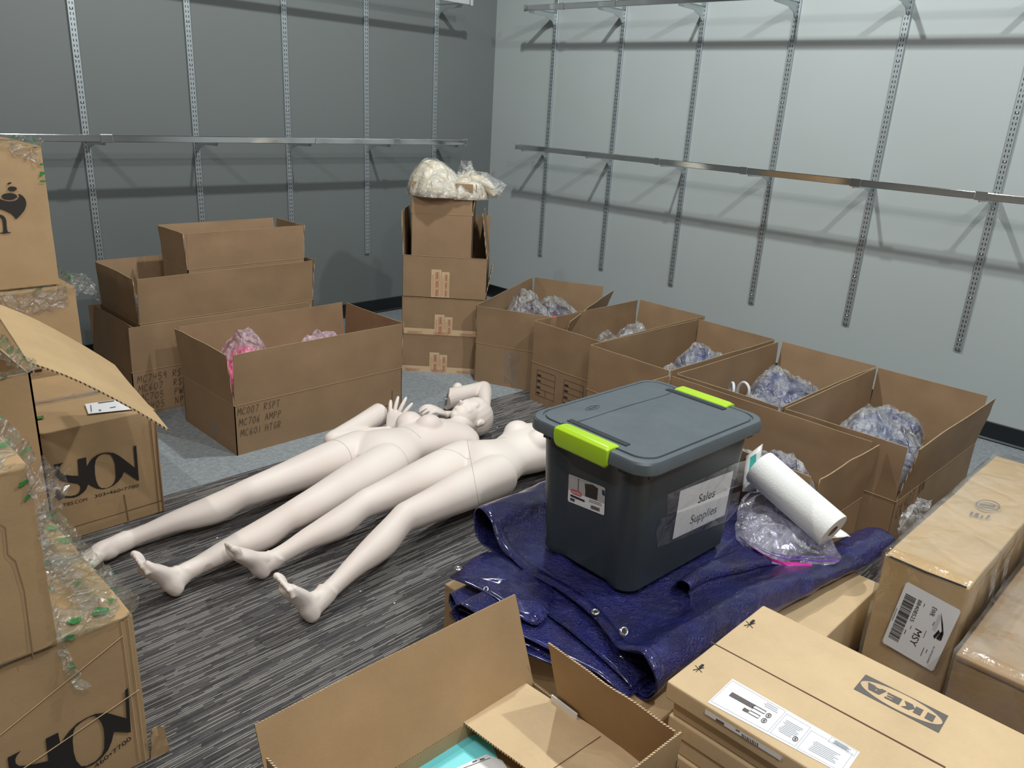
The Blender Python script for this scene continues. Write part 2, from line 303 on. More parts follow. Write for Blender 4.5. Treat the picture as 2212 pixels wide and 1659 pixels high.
# handwriting strokes on a 0..1 grid
ST = {'M': [[(0, 0), (.1, 1), (.4, .35), (.75, 1), (.85, 0)]], 'C': [[(.8, .85), (.45, 1), (.1, .6), (.15, .15), (.5, 0), (.8, .15)]], '7': [[(.1, 1), (.75, 1), (.35, 0)]], '4': [[(.2, 1), (.15, .5), (.75, .5)], [(.65, 1), (.6, 0)]],
      '5': [[(.75, 1), (.2, 1), (.18, .55), (.6, .6), (.75, .3), (.5, 0), (.1, .05)]], '9': [[(.7, .6), (.3, .5), (.2, .8), (.45, 1), (.7, .85), (.65, 0)]], 'R': [[(.1, 0), (.12, 1), (.6, .95), (.65, .6), (.15, .5), (.75, 0)]],
      'S': [[(.75, .9), (.4, 1), (.15, .75), (.6, .45), (.65, .15), (.35, 0), (.08, .1)]], 'P': [[(.15, 0), (.15, 1), (.65, .95), (.65, .55), (.15, .5)]], 'T': [[(0, 1), (.8, 1)], [(.42, 1), (.4, 0)]], '6': [[(.65, 1), (.2, .6), (.15, .2), (.45, 0), (.7, .25), (.45, .5), (.15, .35)]],
      '0': [[(.45, 1), (.12, .7), (.15, .2), (.45, 0), (.75, .3), (.72, .8), (.45, 1)]], '1': [[(.4, 1), (.38, 0)]], 'A': [[(0, 0), (.4, 1), (.75, 0)], [(.15, .4), (.62, .4)]], 'H': [[(.1, 0), (.1, 1)], [(.7, 0), (.7, 1)], [(.1, .5), (.7, .5)]],
      'G': [[(.75, .85), (.4, 1), (.1, .5), (.4, 0), (.75, .2), (.75, .5), (.45, .5)]], 'K': [[(.1, 0), (.1, 1)], [(.7, 1), (.15, .45), (.75, 0)]], 'N': [[(.05, 0), (.1, 1), (.65, 0), (.7, 1)]], 'W': [[(0, 1), (.2, 0), (.42, .7), (.65, 0), (.85, 1)]], '8': [[(.4, .5), (.15, .75), (.4, 1), (.65, .75), (.4, .5), (.1, .25), (.4, 0), (.7, .25), (.4, .5)]], 'V': [[(0, 1), (.4, 0), (.8, 1)]], 'F': [[(.1, 0), (.1, 1), (.7, 1)], [(.1, .5), (.55, .5)]]}
def handwrite(name, pl, s, u, v, h, mat, parent, wid=.75, th=.0022, ang=0., off=.0012):
    bm = bmesh.new(); x = 0.
    for ch in s:
        if ch in ST:
            for st in ST[ch]:
                for (a0, b0), (a1, b1) in zip(st, st[1:]):
                    p = [(x+a0*h*wid+b0*h*.12, b0*h), (x+a1*h*wid+b1*h*.12, b1*h)]
                    d = V((p[1][0]-p[0][0], p[1][1]-p[0][1])); n = V((-d.y, d.x)).normalized()*th*.5
                    q = [(p[0][0]-n.x, p[0][1]-n.y), (p[1][0]-n.x, p[1][1]-n.y), (p[1][0]+n.x, p[1][1]+n.y), (p[0][0]+n.x, p[0][1]+n.y)]
                    q = [(u+a*cos(ang)-b_*sin(ang), v+a*sin(ang)+b_*cos(ang)) for a, b_ in q]
                    vs = [bm.verts.new(pl.pt(a, b_, off)) for a, b_ in q]; f = bm.faces.new(vs); f.normal_update()
                    if f.normal.dot(pl.N) < 0: f.normal_flip()
        x += h*wid*(1.05 if ch != '1' else .7)
    o = mesh_obj(name, bm, mat); attach(o, parent); return o

# ------------------------------------------------------------------ room
def struct(name, a, b, mat):
    bm = bmesh.new(); box(bm, a, b); o = mesh_obj(name, bm, mat); o['kind'] = 'structure'; return o
XB, YB, H = -8.0, -8.5, 3.75
struct('floor', (XB, YB, -.05), (0, 0, 0), M['carpet']); struct('ceiling', (XB, YB, H), (.1, .1, H+.1), M['ceil'])
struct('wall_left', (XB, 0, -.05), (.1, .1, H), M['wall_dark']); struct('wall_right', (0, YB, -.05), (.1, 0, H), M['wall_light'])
struct('wall_back', (XB, YB-.1, -.05), (.1, YB, H), M['wall_white']); struct('wall_near', (XB-.1, YB, -.05), (XB, .1, H), M['wall_white'])
def baseboard(name, along):
    bm = bmesh.new(); prof = [(.0, 0), (.012, 0), (.012, .006), (.006, .014), (.005, .098), (.003, .102), (0, .102)]
    L = -XB if along == 'x' else -YB; rs = []
    for s in (0, 1):
        rs.append([bm.verts.new((-s*L, -d, z) if along == 'x' else (-d, -s*L, z)) for d, z in prof])
    for i in range(len(prof)): j = (i+1) % len(prof); bm.faces.new((rs[0][i], rs[0][j], rs[1][j], rs[1][i]))
    bm.faces.new(rs[0]); bm.faces.new(rs[1][::-1]); bmesh.ops.recalc_face_normals(bm, faces=bm.faces)
    o = mesh_obj(name, bm, M['base']); o['kind'] = 'structure'
baseboard('baseboard_left', 'x'); baseboard('baseboard_right', 'y')

# ------------------------------------------------------------------ wall standards, brackets, rails
S_ = .6096; XL0, YR0 = -.5996, -.6192
ords = ['first', 'second', 'third', 'fourth', 'fifth', 'sixth']
zb_l, zb_r = .455, .438
def standard_mesh():
    bm = bmesh.new(); w, d, Lz = .018, .014, 3.0-.45
    box(bm, (-w, -d, 0), (w, -.0005, Lz)); 
    return bm
me_std = None
def standard(wall, i):
    global me_std
    side = 'dark wall' if wall == 'L' else 'pale wall'
    lab = 'tall slotted metal standard on the %s, %s from the room corner' % (side, ords[i])
    loc = (XL0-S_*i, 0, zb_l) if wall == 'L' else (0, YR0-S_*i, zb_r)
    t = thing('wall_standard', lab, 'shelf standard', loc, 0 if wall == 'L' else -pi/2, 'slotted standards on the walls')
    if me_std is None:
        o = mesh_obj('channel', standard_mesh(), M['slots'], t); me_std = o.data
        m_ = o.modifiers.new('b', 'BEVEL'); m_.width = .0015; m_.segments = 1
    else:
        o = bpy.data.objects.new('channel', me_std); COL.objects.link(o); o.parent = t
        m_ = o.modifiers.new('b', 'BEVEL'); m_.width = .0015; m_.segments = 1
    return t
me_screw = None
for wall, n in (('L', 5), ('R', 6)):
    for i in range(n):
        t = standard(wall, i)
        for q in range(9):
            if me_screw is None:
                bm = bmesh.new(); sph(bm, (0, -.0145, 0), (.0055, .004, .0055), 12, 8); o = mesh_obj('screw', bm, M['grommet'], t, True); me_screw = o.data
            else: o = bpy.data.objects.new('screw', me_screw); COL.objects.link(o); o.parent = t
            o.location = (0, 0, .055+q*.2286)
RZ, RZT, RO = 1.262, 2.19, -.30
def bracket_mesh():
    bm = bmesh.new()
    prof = [(-.012, .012), (-.012, -.062), (-.03, -.07), (-.05, -.045), (-.12, -.022), (-.285, -.016), (-.285, .012)]
    for s in (0,): pass
    a = [bm.verts.new((-.0018, y, z)) for y, z in prof]; b_ = [bm.verts.new((.0018, y, z)) for y, z in prof]
    bm.faces.new(a); bm.faces.new(b_[::-1])
    for i in range(len(prof)): j = (i+1) % len(prof); bm.faces.new((a[i], b_[i], b_[j], a[j]))
    box(bm, (-.008, -.30, .010), (.008, -.012, .0125)); bmesh.ops.recalc_face_normals(bm, faces=bm.faces); return bm
me_br = None
def bracket(wall, i, z, which):
    global me_br
    loc = (XL0-S_*i, 0, z) if wall == 'L' else (0, YR0-S_*i, z)
    t = thing('rail_bracket', 'thin metal arm holding the %s rail on the %s, %s from the room corner' % (which, 'dark wall' if wall == 'L' else 'pale wall', ords[i]), 'bracket', loc, 0 if wall == 'L' else -pi/2, 'rail brackets')
    if me_br is None: o = mesh_obj('bracket_arm', bracket_mesh(), M['galv'], t); me_br = o.data
    else: o = bpy.data.objects.new('bracket_arm', me_br); COL.objects.link(o); o.parent = t
for i in range(5): bracket('L', i, RZ-.02, 'lower')
for i in range(6): bracket('R', i, RZ-.02, 'lower')
bracket('L', 0, RZT-.02, 'upper')
for i in range(6): bracket('R', i, RZT-.03, 'upper')
def rail(wall, z, label, sleeves, start):
    L = 4.2
    t = thing('hang_rail', label, 'rail', ((start, RO, z) if wall == 'L' else (RO, start, z)), pi if wall == 'L' else -pi/2)
    bm = bmesh.new(); box(bm, (0, -.0075, -.018), (L, .0075, .018)); o = mesh_obj('rail_tube', bm, M['chrome'], t)
    m_ = o.modifiers.new('b', 'BEVEL'); m_.width = .003; m_.segments = 3
    for s, w in sleeves:
        bm = bmesh.new(); box(bm, (s, -.0105, -.021), (s+w, .0105, .021)); o = mesh_obj('end_cap' if s <= 0 else 'rail_sleeve', bm, M['chrome'], t)
        m_ = o.modifiers.new('b', 'BEVEL'); m_.width = .002; m_.segments = 2
xs = lambda px, py: abs(aty(px, py, RO).x+.54)
rail('L', RZ, 'long chrome hang rail along the dark wall at waist height', [(-.004, .03), (xs(862, 306), .04), (xs(683, 303), .012), (xs(242, 296), .06)], -.54)
rail('L', RZT, 'upper chrome rail on the dark wall, its end cap just in view', [(-.004, .03)], -.53)
ys = lambda px, py: abs(atx(px, py, RO).y+.58)
rail('R', 1.256, 'long chrome hang rail along the pale wall at waist height', [(-.004, .02), (.29, .045), (ys(1416, 348), .035), (ys(1600, 365), .045), (ys(1838, 393), .055), (ys(2107, 420), .055)], -.58)
rail('R', 2.17, 'upper chrome rail on the pale wall, ending near the corner', [(-.004, .03), (.32, .04), (.75, .04)], -.594)

# ------------------------------------------------------------------ cartons
T = .004
def carton(name, label, cx, cy, rot, z0, L, W, Hh, flaps, mat='kraft', inner=None, group='open brown garment cartons', cat='cardboard box', seed=0., warp=.003, bodymi=None):
    """open carton centred at (cx,cy); L along local x, W along local y. flaps: side->(outward angle deg, length[, bend])"""
    t = thing(name, label, cat, (cx, cy, z0), rot, group); inner = inner or mat
    bm = bmesh.new(); l, w = L/2, W/2
    for (a, U, N) in ((V((-l, -w, 0)), V((L, 0, 0)), V((0, 1, 0))), (V((l, -w, 0)), V((0, W, 0)), V((-1, 0, 0))), (V((l, w, 0)), V((-L, 0, 0)), V((0, -1, 0))), (V((-l, w, 0)), V((0, -W, 0)), V((1, 0, 0)))):
        panel(bm, a, U, V((0, 0, Hh)), N, T, 8, 4, 0, seed)
    box(bm, (-l+T, -w+T, 0), (l-T, w-T, T)); o = mesh_obj('body', bm, [M[mat], M['edge']], t)
    for side, fl in flaps.items():
        ang, ln = R(fl[0]), fl[1]; bend = fl[2] if len(fl) > 2 else .004
        tr0, tr1 = fl[3] if len(fl) > 3 else (0, 0)
        if side == 'front': P, U, out = V((-l+.003, -w, Hh)), V((L-.006, 0, 0)), V((0, -1, 0))
        elif side == 'back': P, U, out = V((l-.003, w, Hh)), V((-L+.006, 0, 0)), V((0, 1, 0))
        elif side == 'right': P, U, out = V((l, -w+.004, Hh)), V((0, W-.008, 0)), V((1, 0, 0))
        else: P, U, out = V((-l, w-.004, Hh)), V((0, -W+.008, 0)), V((-1, 0, 0))
        P = P+U*tr0; U = U*(1-tr0-tr1)
        Wd = (V((0, 0, 1))*cos(ang)+out*sin(ang))*ln; N = -(out*cos(ang)-V((0, 0, 1))*sin(ang))
        bm = bmesh.new(); panel(bm, P, U, Wd, N, T, 14, 6, warp, seed+ang, bend, .002)
        bmesh.ops.recalc_face_normals(bm, faces=bm.faces); f = mesh_obj('flap', bm, [M[mat], M['edge']], t, True); f.data.set_sharp_from_angle(angle=R(40))
    bm = bmesh.new(); zc = Hh  # pressed crease around the hinge
    for a, b_ in (((-l, -w), (l, -w)), ((l, -w), (l, w)), ((l, w), (-l, w)), ((-l, w), (-l, -w))): tube(bm, [(*a, zc), (*b_, zc)], .0016, 6)
    mesh_obj('crease', bm, M['kraft_light'] if mat == 'kraft' else M['crease'], t)
    return t
def closed(name, label, x0, x1, y0, y1, z0, z1, mat='kraft_tan', group=None, rot=0., jitter=.004, seed=1., seam='x', cat='cardboard box', tapew=.05):
    cx, cy = (x0+x1)/2, (y0+y1)/2; t = thing(name, label, cat, (cx, cy, z0), rot, group); L, W, Hh = x1-x0, y1-y0, z1-z0
    bm = bmesh.new(); n = 8
    bmesh.ops.create_cube(bm, size=1); bmesh.ops.subdivide_edges(bm, edges=bm.edges[:], cuts=n, use_grid_fill=True)
    for v in bm.verts:
        u = v.co.copy(); b_ = (1-(2*u.x)**2)*(1-(2*u.z)**2); c = (1-(2*u.y)**2)*(1-(2*u.z)**2)
        v.co = V((u.x*L, u.y*W, (u.z+.5)*Hh)); nn = noise.noise_vector(v.co*6+V((seed*9, seed, 0)))
        v.co.y += (1 if u.y > 0 else -1)*b_*jitter*.6+nn.y*jitter*.6; v.co.x += (1 if u.x > 0 else -1)*c*jitter*.6+nn.x*jitter*.6
        if u.z > -.49: v.co.z += nn.z*jitter*.4
    o = mesh_obj('body', bm, M[mat], t); m_ = o.modifiers.new('b', 'BEVEL'); m_.width = .004; m_.segments = 2; m_.limit_method = 'ANGLE'
    bm = bmesh.new()
    if seam == 'x': box(bm, (-L/2, -.0012, Hh-.001), (L/2, .0012, Hh+.0022))
    else: box(bm, (-.0012, -W/2, Hh-.001), (.0012, W/2, Hh+.0022))
    mesh_obj('flap_seam', bm, M['fold_line'], t)
    bm = bmesh.new(); w = tapew/2; ov = .07
    if seam == 'x': panel(bm, V((-L/2, -w, Hh+.003)), V((L, 0, 0)), V((0, 2*w, 0)), V((0, 0, 1)), .0004, 20, 4, .001, seed, edge_mi=0)
    else: panel(bm, V((-w, -W/2, Hh+.003)), V((2*w, 0, 0)), V((0, W, 0)), V((0, 0, 1)), .0004, 4, 20, .001, seed, edge_mi=0)
    mesh_obj('packing_tape', bm, M['tape'], t); return t
FL = .222
up = lambda f=4, b=4, l=4, r=4, ln=FL: {'front': (f, ln), 'back': (b, ln), 'left': (l, ln), 'right': (r, ln)}
PX = lambda n: V(n)
# D: pink garment carton
D = carton('open_carton', 'open brown carton of pink bagged garments, handwritten codes on its front', -2.662, -1.452, 0, 0, .915, .515, .236, up(2, 3, 5, 3, .236), seed=1)
# A, B, C stack
A = carton('open_carton', 'bottom carton of the left stack, handwritten codes low on its front', -2.79, -.745, 0, 0, .985, .51, .225, up(2, 2, -7, 2, .225), seed=2)
B = carton('open_carton', 'wide open carton in the middle of the left stack', -2.745, -.745, 0, .232, .95, .485, .222, up(4, 6, 2, 5, .222), seed=3)
Cx = carton('open_carton', 'small open carton on top of the left stack', -2.62, -.80, 0, .462, .655, .30, .222, up(2, 6, 3, 3, .178), seed=4)
# E cartons along pale wall.  local x = along +X world
E1 = carton('open_carton', 'open carton turned askew beside the tall stack, purple garments inside', -1.055, -1.63, R(23.), 0, .93, .485, .235, {'front': (20, .22, .006), 'back': (3, .22), 'left': (3, .22), 'right': (3, .22)}, seed=5)
E2 = carton('open_carton', 'open carton by the pale wall with printed address grids on its end', -1.085, -2.245, R(-1), 0, .91, .475, .222, up(0, 0, 2, 6, .23), seed=6)
E3 = carton('open_carton', 'open carton in the middle of the pale wall row, navy garment roll inside', -1.195, -2.735, R(-2), 0, .915, .48, .225, up(1, 0, 2, 3, .23), seed=7)
E4 = carton('open_carton', 'open carton in the pale wall row with white hanger hooks sticking out', -1.225, -3.265, R(-1.5), 0, .905, .50, .225, up(1, 1, 2, 8, .23), seed=8)
E5 = carton('open_carton', 'open carton at the near end of the pale wall row, marker writing on its side', -1.235, -3.772, R(-1), 0, .90, .485, .235, {'front': (9, .225), 'back': (1, .22), 'left': (2, .22), 'right': (3, .22)}, seed=9)
E6 = carton('open_carton', 'open carton standing crosswise behind the grey tote', -1.955, -3.44, R(-1.5), 0, .47, .905, .225, {'front': (6, .225), 'back': (3, .225), 'left': (2, .225), 'right': (1, .225)}, seed=10)
# F tall stack
frot = math.atan2(-.717, .697); fu = V((.697, -.717, 0)); fi = V((.717, .697, 0)); F0 = V((-1.80, -1.19, 0))
def fbox(name, label, u0, u1, v0, v1, z0, Hh, flaps, seed):
    c = F0+fu*((u0+u1)/2)+fi*((v0+v1)/2); return carton(name, label, c.x, c.y, frot, z0, u1-u0, v1-v0, Hh, flaps, seed=seed, group='cartons of the tall stack in the corner')
F1 = fbox('taped_carton', 'lowest carton of the tall corner stack, red and tan paper tape', -.01, .475, -.005, .36, 0, .228, {'front': (-89, .18), 'back': (-89, .17)}, 11)
F2 = fbox('taped_carton', 'second carton up in the tall corner stack, red and tan paper tape', -.003, .478, 0, .36, .232, .22, {'front': (-89, .18), 'back': (-89, .17), 'right': (12, .19)}, 12)
F3 = fbox('open_carton', 'third carton up in the tall corner stack, both side flaps standing up', 0, .483, 0, .36, .458, .24, {'left': (3, .245), 'right': (-8, .25), 'back': (2, .2)}, 13)
F4 = fbox('open_carton', 'topmost carton of the tall corner stack, cream garments spilling over', .045, .39, .01, .30, .50, .438, {'front': (1, .172), 'back': (2, .17), 'left': (-1, .172), 'right': (6, .172)}, 14)

# paper tape with red WARNING print on the F stack
Fn = V((fi.x, fi.y, 0))*-1
def fplane(u0, v_in, z0): return Plane(F0+fu*u0+fi*v_in+V((0, 0, z0)), fu, (0, 0, 1), Fn)
def warn_strip(box_, pl, u0, u1, v0, v1, ox):
    o = decal('paper_tape', pl, [rect(u0, v0, u1, v1)], M['kraft_tape'], box_, .0012); w = (u1-u0)
    decal('tape_print', pl, [rect(u0+w*.40, v0, u0+w*.43, v1-.012), rect(u0+w*.74, v0, u0+w*.77, v1-.012)]+[rect(u0+w*q, v0+.01, u0+w*(q+.018), v1-.03) for q in (.12, .22, .88)], M['red_ink'], box_, .0018)
    n = max(1, int((v1-v0)/.045)); 
    for i in range(n): text('warning_text', pl, 'WARNING', u0+w*.48, v1-.014-i*(v1-v0-.014)/n, w*.22, M['red_ink'], box_, .002, -pi/2, (v1-v0-.02)/n*.88, .01)
for bx, z0, h, u0 in ((F3, .458, .24, 0.165), (F2, .232, .22, .19), (F1, 0, .228, .165)):
    pl = fplane(0, -.0003 if bx is not F1 else -.0055, z0)
    tp = .165 if bx is F3 else .125
    warn_strip(bx, pl, u0, u0+.058, 0.002, tp, 0); warn_strip(bx, pl, u0+.060, u0+.105, 0.002, tp-.012, 0)
    if bx is not F3:
        uu0 = .01 if bx is F2 else 0.0; decal('paper_tape', pl, [rect(uu0, .0, .475, .036)], M['kraft_tape'], bx, .0016)
        decal('tape_print', pl, [rect(uu0+.02+i*.155, zz_, uu0+.11+i*.155-.02*(k_ % 2), zz_+.0016) for i in range(3) for k_, zz_ in enumerate((.004, .009, .015))], M['red_ink'], bx, .002)
# handwriting and marks on D / A
plD = Plane((-3.1195, -1.7095, 0), (1, 0, 0), (0, 0, 1), (0, -1, 0))
for i, s in enumerate(('MC007 RSPT', 'MC706 AMPP', 'MC601 HTGR')): handwrite('handwriting', plD, s, .012+.004*i, .190-i*.052, .032, M['ink_soft'], D, .62, .0028, R(-1))
decal('corner_mark', plD, [rect(.852, .045, .855, .125), rect(.79, .045, .855, .048), rect(.874, .035, .877, .06), rect(.855, .033, .877, .0355)], M['ink'], D)
plA = Plane((-3.28, -1.0005, 0), (1, 0, 0), (0, 0, 1), (0, -1, 0))
for i, s in enumerate(('MC7459 RSP', 'MC607  RSP', 'MC705  PWP', 'MC405  NP')): handwrite('handwriting', plA, s, .02, .17-i*.048, .034, M['ink_soft'], A, .68, .0026)
# E2 address grids on its end panel (faces -x)
def side_plane(o, u0, z0=0, L=None, W=None, face='left'):
    m = Matrix.Rotation(o.rotation_euler.z, 3, 'Z'); c = V(o.location)
    if face == 'left': O = c+m@V((-L/2-.0002, W/2, z0)); return Plane(O, m@V((0, -1, 0)), (0, 0, 1), m@V((-1, 0, 0)))
    O = c+m@V((-L/2, -W/2-.0002, z0)); return Plane(O, m@V((1, 0, 0)), (0, 0, 1), m@V((0, -1, 0)))
pE2 = side_plane(E2, 0, 0, .91, .475)
for u0 in (.045, .245):
    lw = .0022; W_, Hh_ = .135, .145; v0 = .04
    pg = [rect(u0, v0, u0+W_, v0+lw), rect(u0, v0+Hh_, u0+W_, v0+Hh_+lw), rect(u0, v0, u0+lw, v0+Hh_), rect(u0+W_, v0, u0+W_+lw, v0+Hh_)]+[rect(u0, v0+Hh_*q, u0+W_, v0+Hh_*q+lw) for q in (.27, .52, .76)]+[rect(u0+W_*.52, v0, u0+W_*.52+lw, v0+Hh_*.27)]
    pg += [rect(u0+.006, v0+Hh_*q-.006, u0+.032, v0+Hh_*q+.004) for q in (.82, .60, .35, .12)]
    decal('printed_grid', pE2, pg, M['ink'], E2)
pE5 = side_plane(E5, 0, 0, .90, .485, 'front'); handwrite('handwriting', pE5, 'CK407 NW', .03, .15, .055, M['ink_soft'], E5, .6, .003, R(10))
# clear tape patches on D, E1
pD2 = Plane((-3.1198, -1.20, 0), (0, -1, 0), (0, 0, 1), (-1, 0, 0)); decal('clear_tape', pD2, [rect(.26, .02, .33, .10)], M['tape'], D, .001)
pE1 = side_plane(E1, 0, 0, .93, .485); decal('clear_tape', pE1, [[(.19, .02), (.27, .02), (.28, .215), (.18, .225)]], M['tape'], E1, .001)

# ------------------------------------------------------------------ garments in film
def pile(name, label, cx, cy, z0, rx, ry, h, fab, film_m='bag', seed=1, peaks=(), rot=0., cat='garment bag', group='bagged garments in the cartons', hscale=1., fabh=.8, hang=0., foldk=1.):
    t = thing(name, label, cat, (cx, cy, z0), rot, group); rnd = random.Random(seed)
    def surf(k_, amp, fold, n, flat_, jit):
        bm = bmesh.new(); g = []
        for i in range(n+1):
            row = []
            for j in range(n+1):
                u, v = i/n*2-1, j/n*2-1
                if 0 < i < n and 0 < j < n: u += rnd.uniform(-jit, jit)/n; v += rnd.uniform(-jit, jit)/n
                # square->disc
                x = u*sqrt(1-v*v/2); y = v*sqrt(1-u*u/2); r = min(1., sqrt(x*x+y*y))
                e = (1-r**3)**.6
                z = h*k_*e*(.8+.3*nz((x*rx*5, y*ry*5, seed), 1.2, seed))
                rd = 1-abs(nz((x*rx*14, y*ry*9, seed*2), 1.6, seed+3))*2; z += foldk*fold*max(0, rd)**2*e
                for (px, py, ph, pr) in peaks: z += ph*k_**2*exp(-((x-px)**2+(y-py)**2)/pr**2)*e
                z += amp*foldk*nz((x*rx*40, y*ry*40, seed), 1., seed)*e
                wob = 1+.10*nz((x*2, y*2, seed*5), 1.5, seed)
                row.append(bm.verts.new((x*rx*wob*(.55+.45*k_), y*ry*wob*(.55+.45*k_), max(z, 0)-hang*max(0, r-.85))))
            g.append(row)
        for i in range(n):
            for j in range(n): bm.faces.new((g[i][j], g[i+1][j], g[i+1][j+1], g[i][j+1]))
        if not flat_:
            vs = [g[i][0] for i in range(n+1)]+[g[n][j] for j in range(1, n+1)]+[g[i][n] for i in range(n-1, -1, -1)]+[g[0][j] for j in range(n-1, 0, -1)]
            try: bm.faces.new(vs[::-1])
            except ValueError: pass
        return bm
    if fab:
        mesh_obj('garment', surf(fabh, .004, .014, 30, False, 0), M[fab], t, True)
    mesh_obj('plastic_bag', surf(1.0, .010, .024, 24, True, .5), M[film_m], t)
    return t
def placed(px, py, z, **kw): p = atz(px, py, z); return p.x, p.y
pile('bagged_garment', 'pink bagged garment at the left end of the front carton', -2.925, -1.42, .21, .165, .20, .15, 'pink', 'pinkbag', seed=3, peaks=((-.2, -.1, .07, .6), (.35, .1, .11, .5)), fabh=.78)
pile('bagged_garment', 'pink bagged garment toward the right end of the front carton', -2.50, -1.46, .15, .26, .20, .16, 'pink', 'pinkbag', seed=5, peaks=((-.35, .1, .10, .35), (.15, .1, .11, .35)), fabh=.85)
pile('bagged_garment', 'clear film peeking from the middle carton of the left stack', -3.05, -.745, .44, .16, .2, .08, 'greyfab', seed=8)
pile('bagged_garment', 'clear film showing inside the small carton atop the left stack', -2.68, -.80, .62, .19, .09, .17, None, seed=9, peaks=((-.6, .2, .04, .3),))
pile('bagged_garment', 'tall white film peak over purple clothes beside the tall stack', -1.17, -1.62, .22, .22, .20, .12, 'purple', seed=11, rot=R(23), peaks=((-.15, .2, .12, .55), (.1, 0, .05, .6)))
pile('bagged_garment', 'purple bagged garment behind the film peak, toward the pale wall', -.87, -1.56, .22, .19, .19, .14, 'purple', seed=12, rot=R(23), peaks=((.3, .1, .06, .6),))
bm = bmesh.new(); box(bm, (-.03, -.006, 0), (.03, .006, .012)); o = mesh_obj('pink_tag', bm, M['pink_tag'], None, False, (-1.045, -1.715, .33)); o.rotation_euler = (0, .1, .2); tag(o, 'small bright pink tag on the purple bagged clothes', 'tag')
pile('bagged_garment', 'small clear bag puffing up in the carton with printed grids', -1.25, -2.29, .21, .12, .13, .15, None, seed=13, peaks=((0, .1, .05, .6),))
pile('bagged_garment', 'larger clear bag beside the small one in the gridded carton', -1.02, -2.29, .21, .17, .14, .16, 'greyfab', seed=14, peaks=((.1, 0, .06, .6),))
pile('bagged_garment', 'crumpled empty bag beside the navy garment roll', -1.36, -2.80, .21, .11, .13, .15, None, seed=15, peaks=((-.3, .1, .06, .5),))
pile('bagged_garment', 'navy garment roll in clear film in the middle carton', -1.08, -2.79, .21, .20, .16, .19, 'navy', seed=16, peaks=((-.1, 0, .06, .6),), fabh=.93)
pile('bagged_garment', 'navy bagged garments under the white hanger hooks', -1.42, -3.28, .20, .21, .20, .16, 'navy', seed=17, peaks=((-.2, 0, .04, .4),), fabh=.93)
pile('bagged_garment', 'navy bagged garments heaped toward the pale wall, behind the hooks', -1.08, -3.26, .20, .24, .20, .18, 'navy', seed=18, peaks=((-.2, .4, .06, .4), (.3, .2, .03, .3)), fabh=.9)
pile('bagged_garment', 'big heap of silvery film over navy clothes in the nearest wall carton', -1.33, -3.77, .2, .33, .21, .17, 'greyfab', seed=19, peaks=((.1, .3, .10, .4), (-.5, 0, .05, .5)), fabh=.9)
pile('bagged_garment', 'dark navy fold of clothing on the silvery heap of film', -1.15, -3.77, .27, .19, .13, .13, 'navy', seed=20, fabh=.93)
pile('bagged_garment', 'navy bagged garment in the carton behind the grey tote', -1.96, -3.60, .2, .17, .22, .17, 'navy', seed=21, peaks=((0, -.3, .04, .5),), fabh=.93)
pile('bagged_garment', 'clear film strip slipping out at the corner of the nearest wall carton', -1.62, -3.90, .2, .05, .08, .1, None, seed=22)
# hanger hooks
for i, (dx, dy) in enumerate(((0, 0), (.035, -.02))):
    bm = bmesh.new(); base = V((-1.47+dx, -3.16+dy, .32)); pts = [(0, 0, 0), (0, 0, .06), (-.01, 0, .085), (-.03, 0, .105), (-.055, 0, .108), (-.075, 0, .095), (-.082, 0, .075), (-.08, 0, .06)]
    c_, s_ = cos(R(40+i*25)), sin(R(40+i*25)); tube(bm, [(q[0]*c_-.0, q[0]*s_, q[2]) for q in crm(pts, 4)], .0065, 10)
    tube(bm, [(0, 0, 0), (.06, .02, -.03)], .006, 8); tube(bm, [(0, 0, 0), (-.06, -.02, -.03)], .006, 8)
    o = mesh_obj('hanger_hook', bm, M['hook'], None, True, base); tag(o, ('left' if i == 0 else 'right')+' one of two white plastic hanger hooks over navy garments', 'hanger', 'white hanger hooks')
# cream garments over F4
cc = F0+fu*.17+fi*.11
t = pile('bagged_garment', 'cream garment in film draped over the front of the topmost corner carton', cc.x, cc.y, 1.07, .165, .16, .12, 'cream', seed=31, rot=frot, peaks=((-.4, .1, .07, .6),), fabh=.96, foldk=.3, group='cream garments on the tall stack', hang=.25)
cc = F0+fu*.33+fi*.13
t = pile('bagged_garment', 'cream garment in film at the right side of the topmost corner carton', cc.x, cc.y, 1.07, .15, .14, .08, 'cream', seed=33, rot=frot, peaks=((.3, .4, .05, .4),), fabh=.95, foldk=.4, group='cream garments on the tall stack', hang=.3)
t = thing('hanging_sleeve', 'cream sleeve in film hanging off the right of the top corner carton', 'garment', F0+fu*.42+fi*.10+V((0, 0, 1.12)), frot)
bm = bmesh.new(); loft(bm, [(-.06, 0, .0, .04, .03), (.0, 0, .0, .045, .035), (.05, 0, -.03, .045, .03), (.09, 0, -.07, .04, .025)], seg=14); mesh_obj('sleeve', bm, M['cream'], t, True)
bm = bmesh.new(); loft(bm, [(-.05, 0, .005, .05, .04), (.0, 0, .01, .058, .045), (.07, 0, -.02, .055, .045), (.13, 0, -.05, .05, .045)], seg=11, n=3, cap=False)
for v in bm.verts: v.co += noise.noise_vector(v.co*30)*.012
mesh_obj('plastic_bag', bm, M['bag'], t)
t = thing('film_scrap', 'loose clear film standing up behind the cream garments', 'plastic film', F0+fu*.33+fi*.22+V((0, 0, 1.12)), frot)
bm = bmesh.new(); panel(bm, V((-.06, 0, 0)), V((.12, 0, 0)), V((.0, .02, .10)), V((0, 1, 0)), .0008, 8, 6, .02, 4, 0, .25, 0); mesh_obj('film', bm, M['bag'], t)
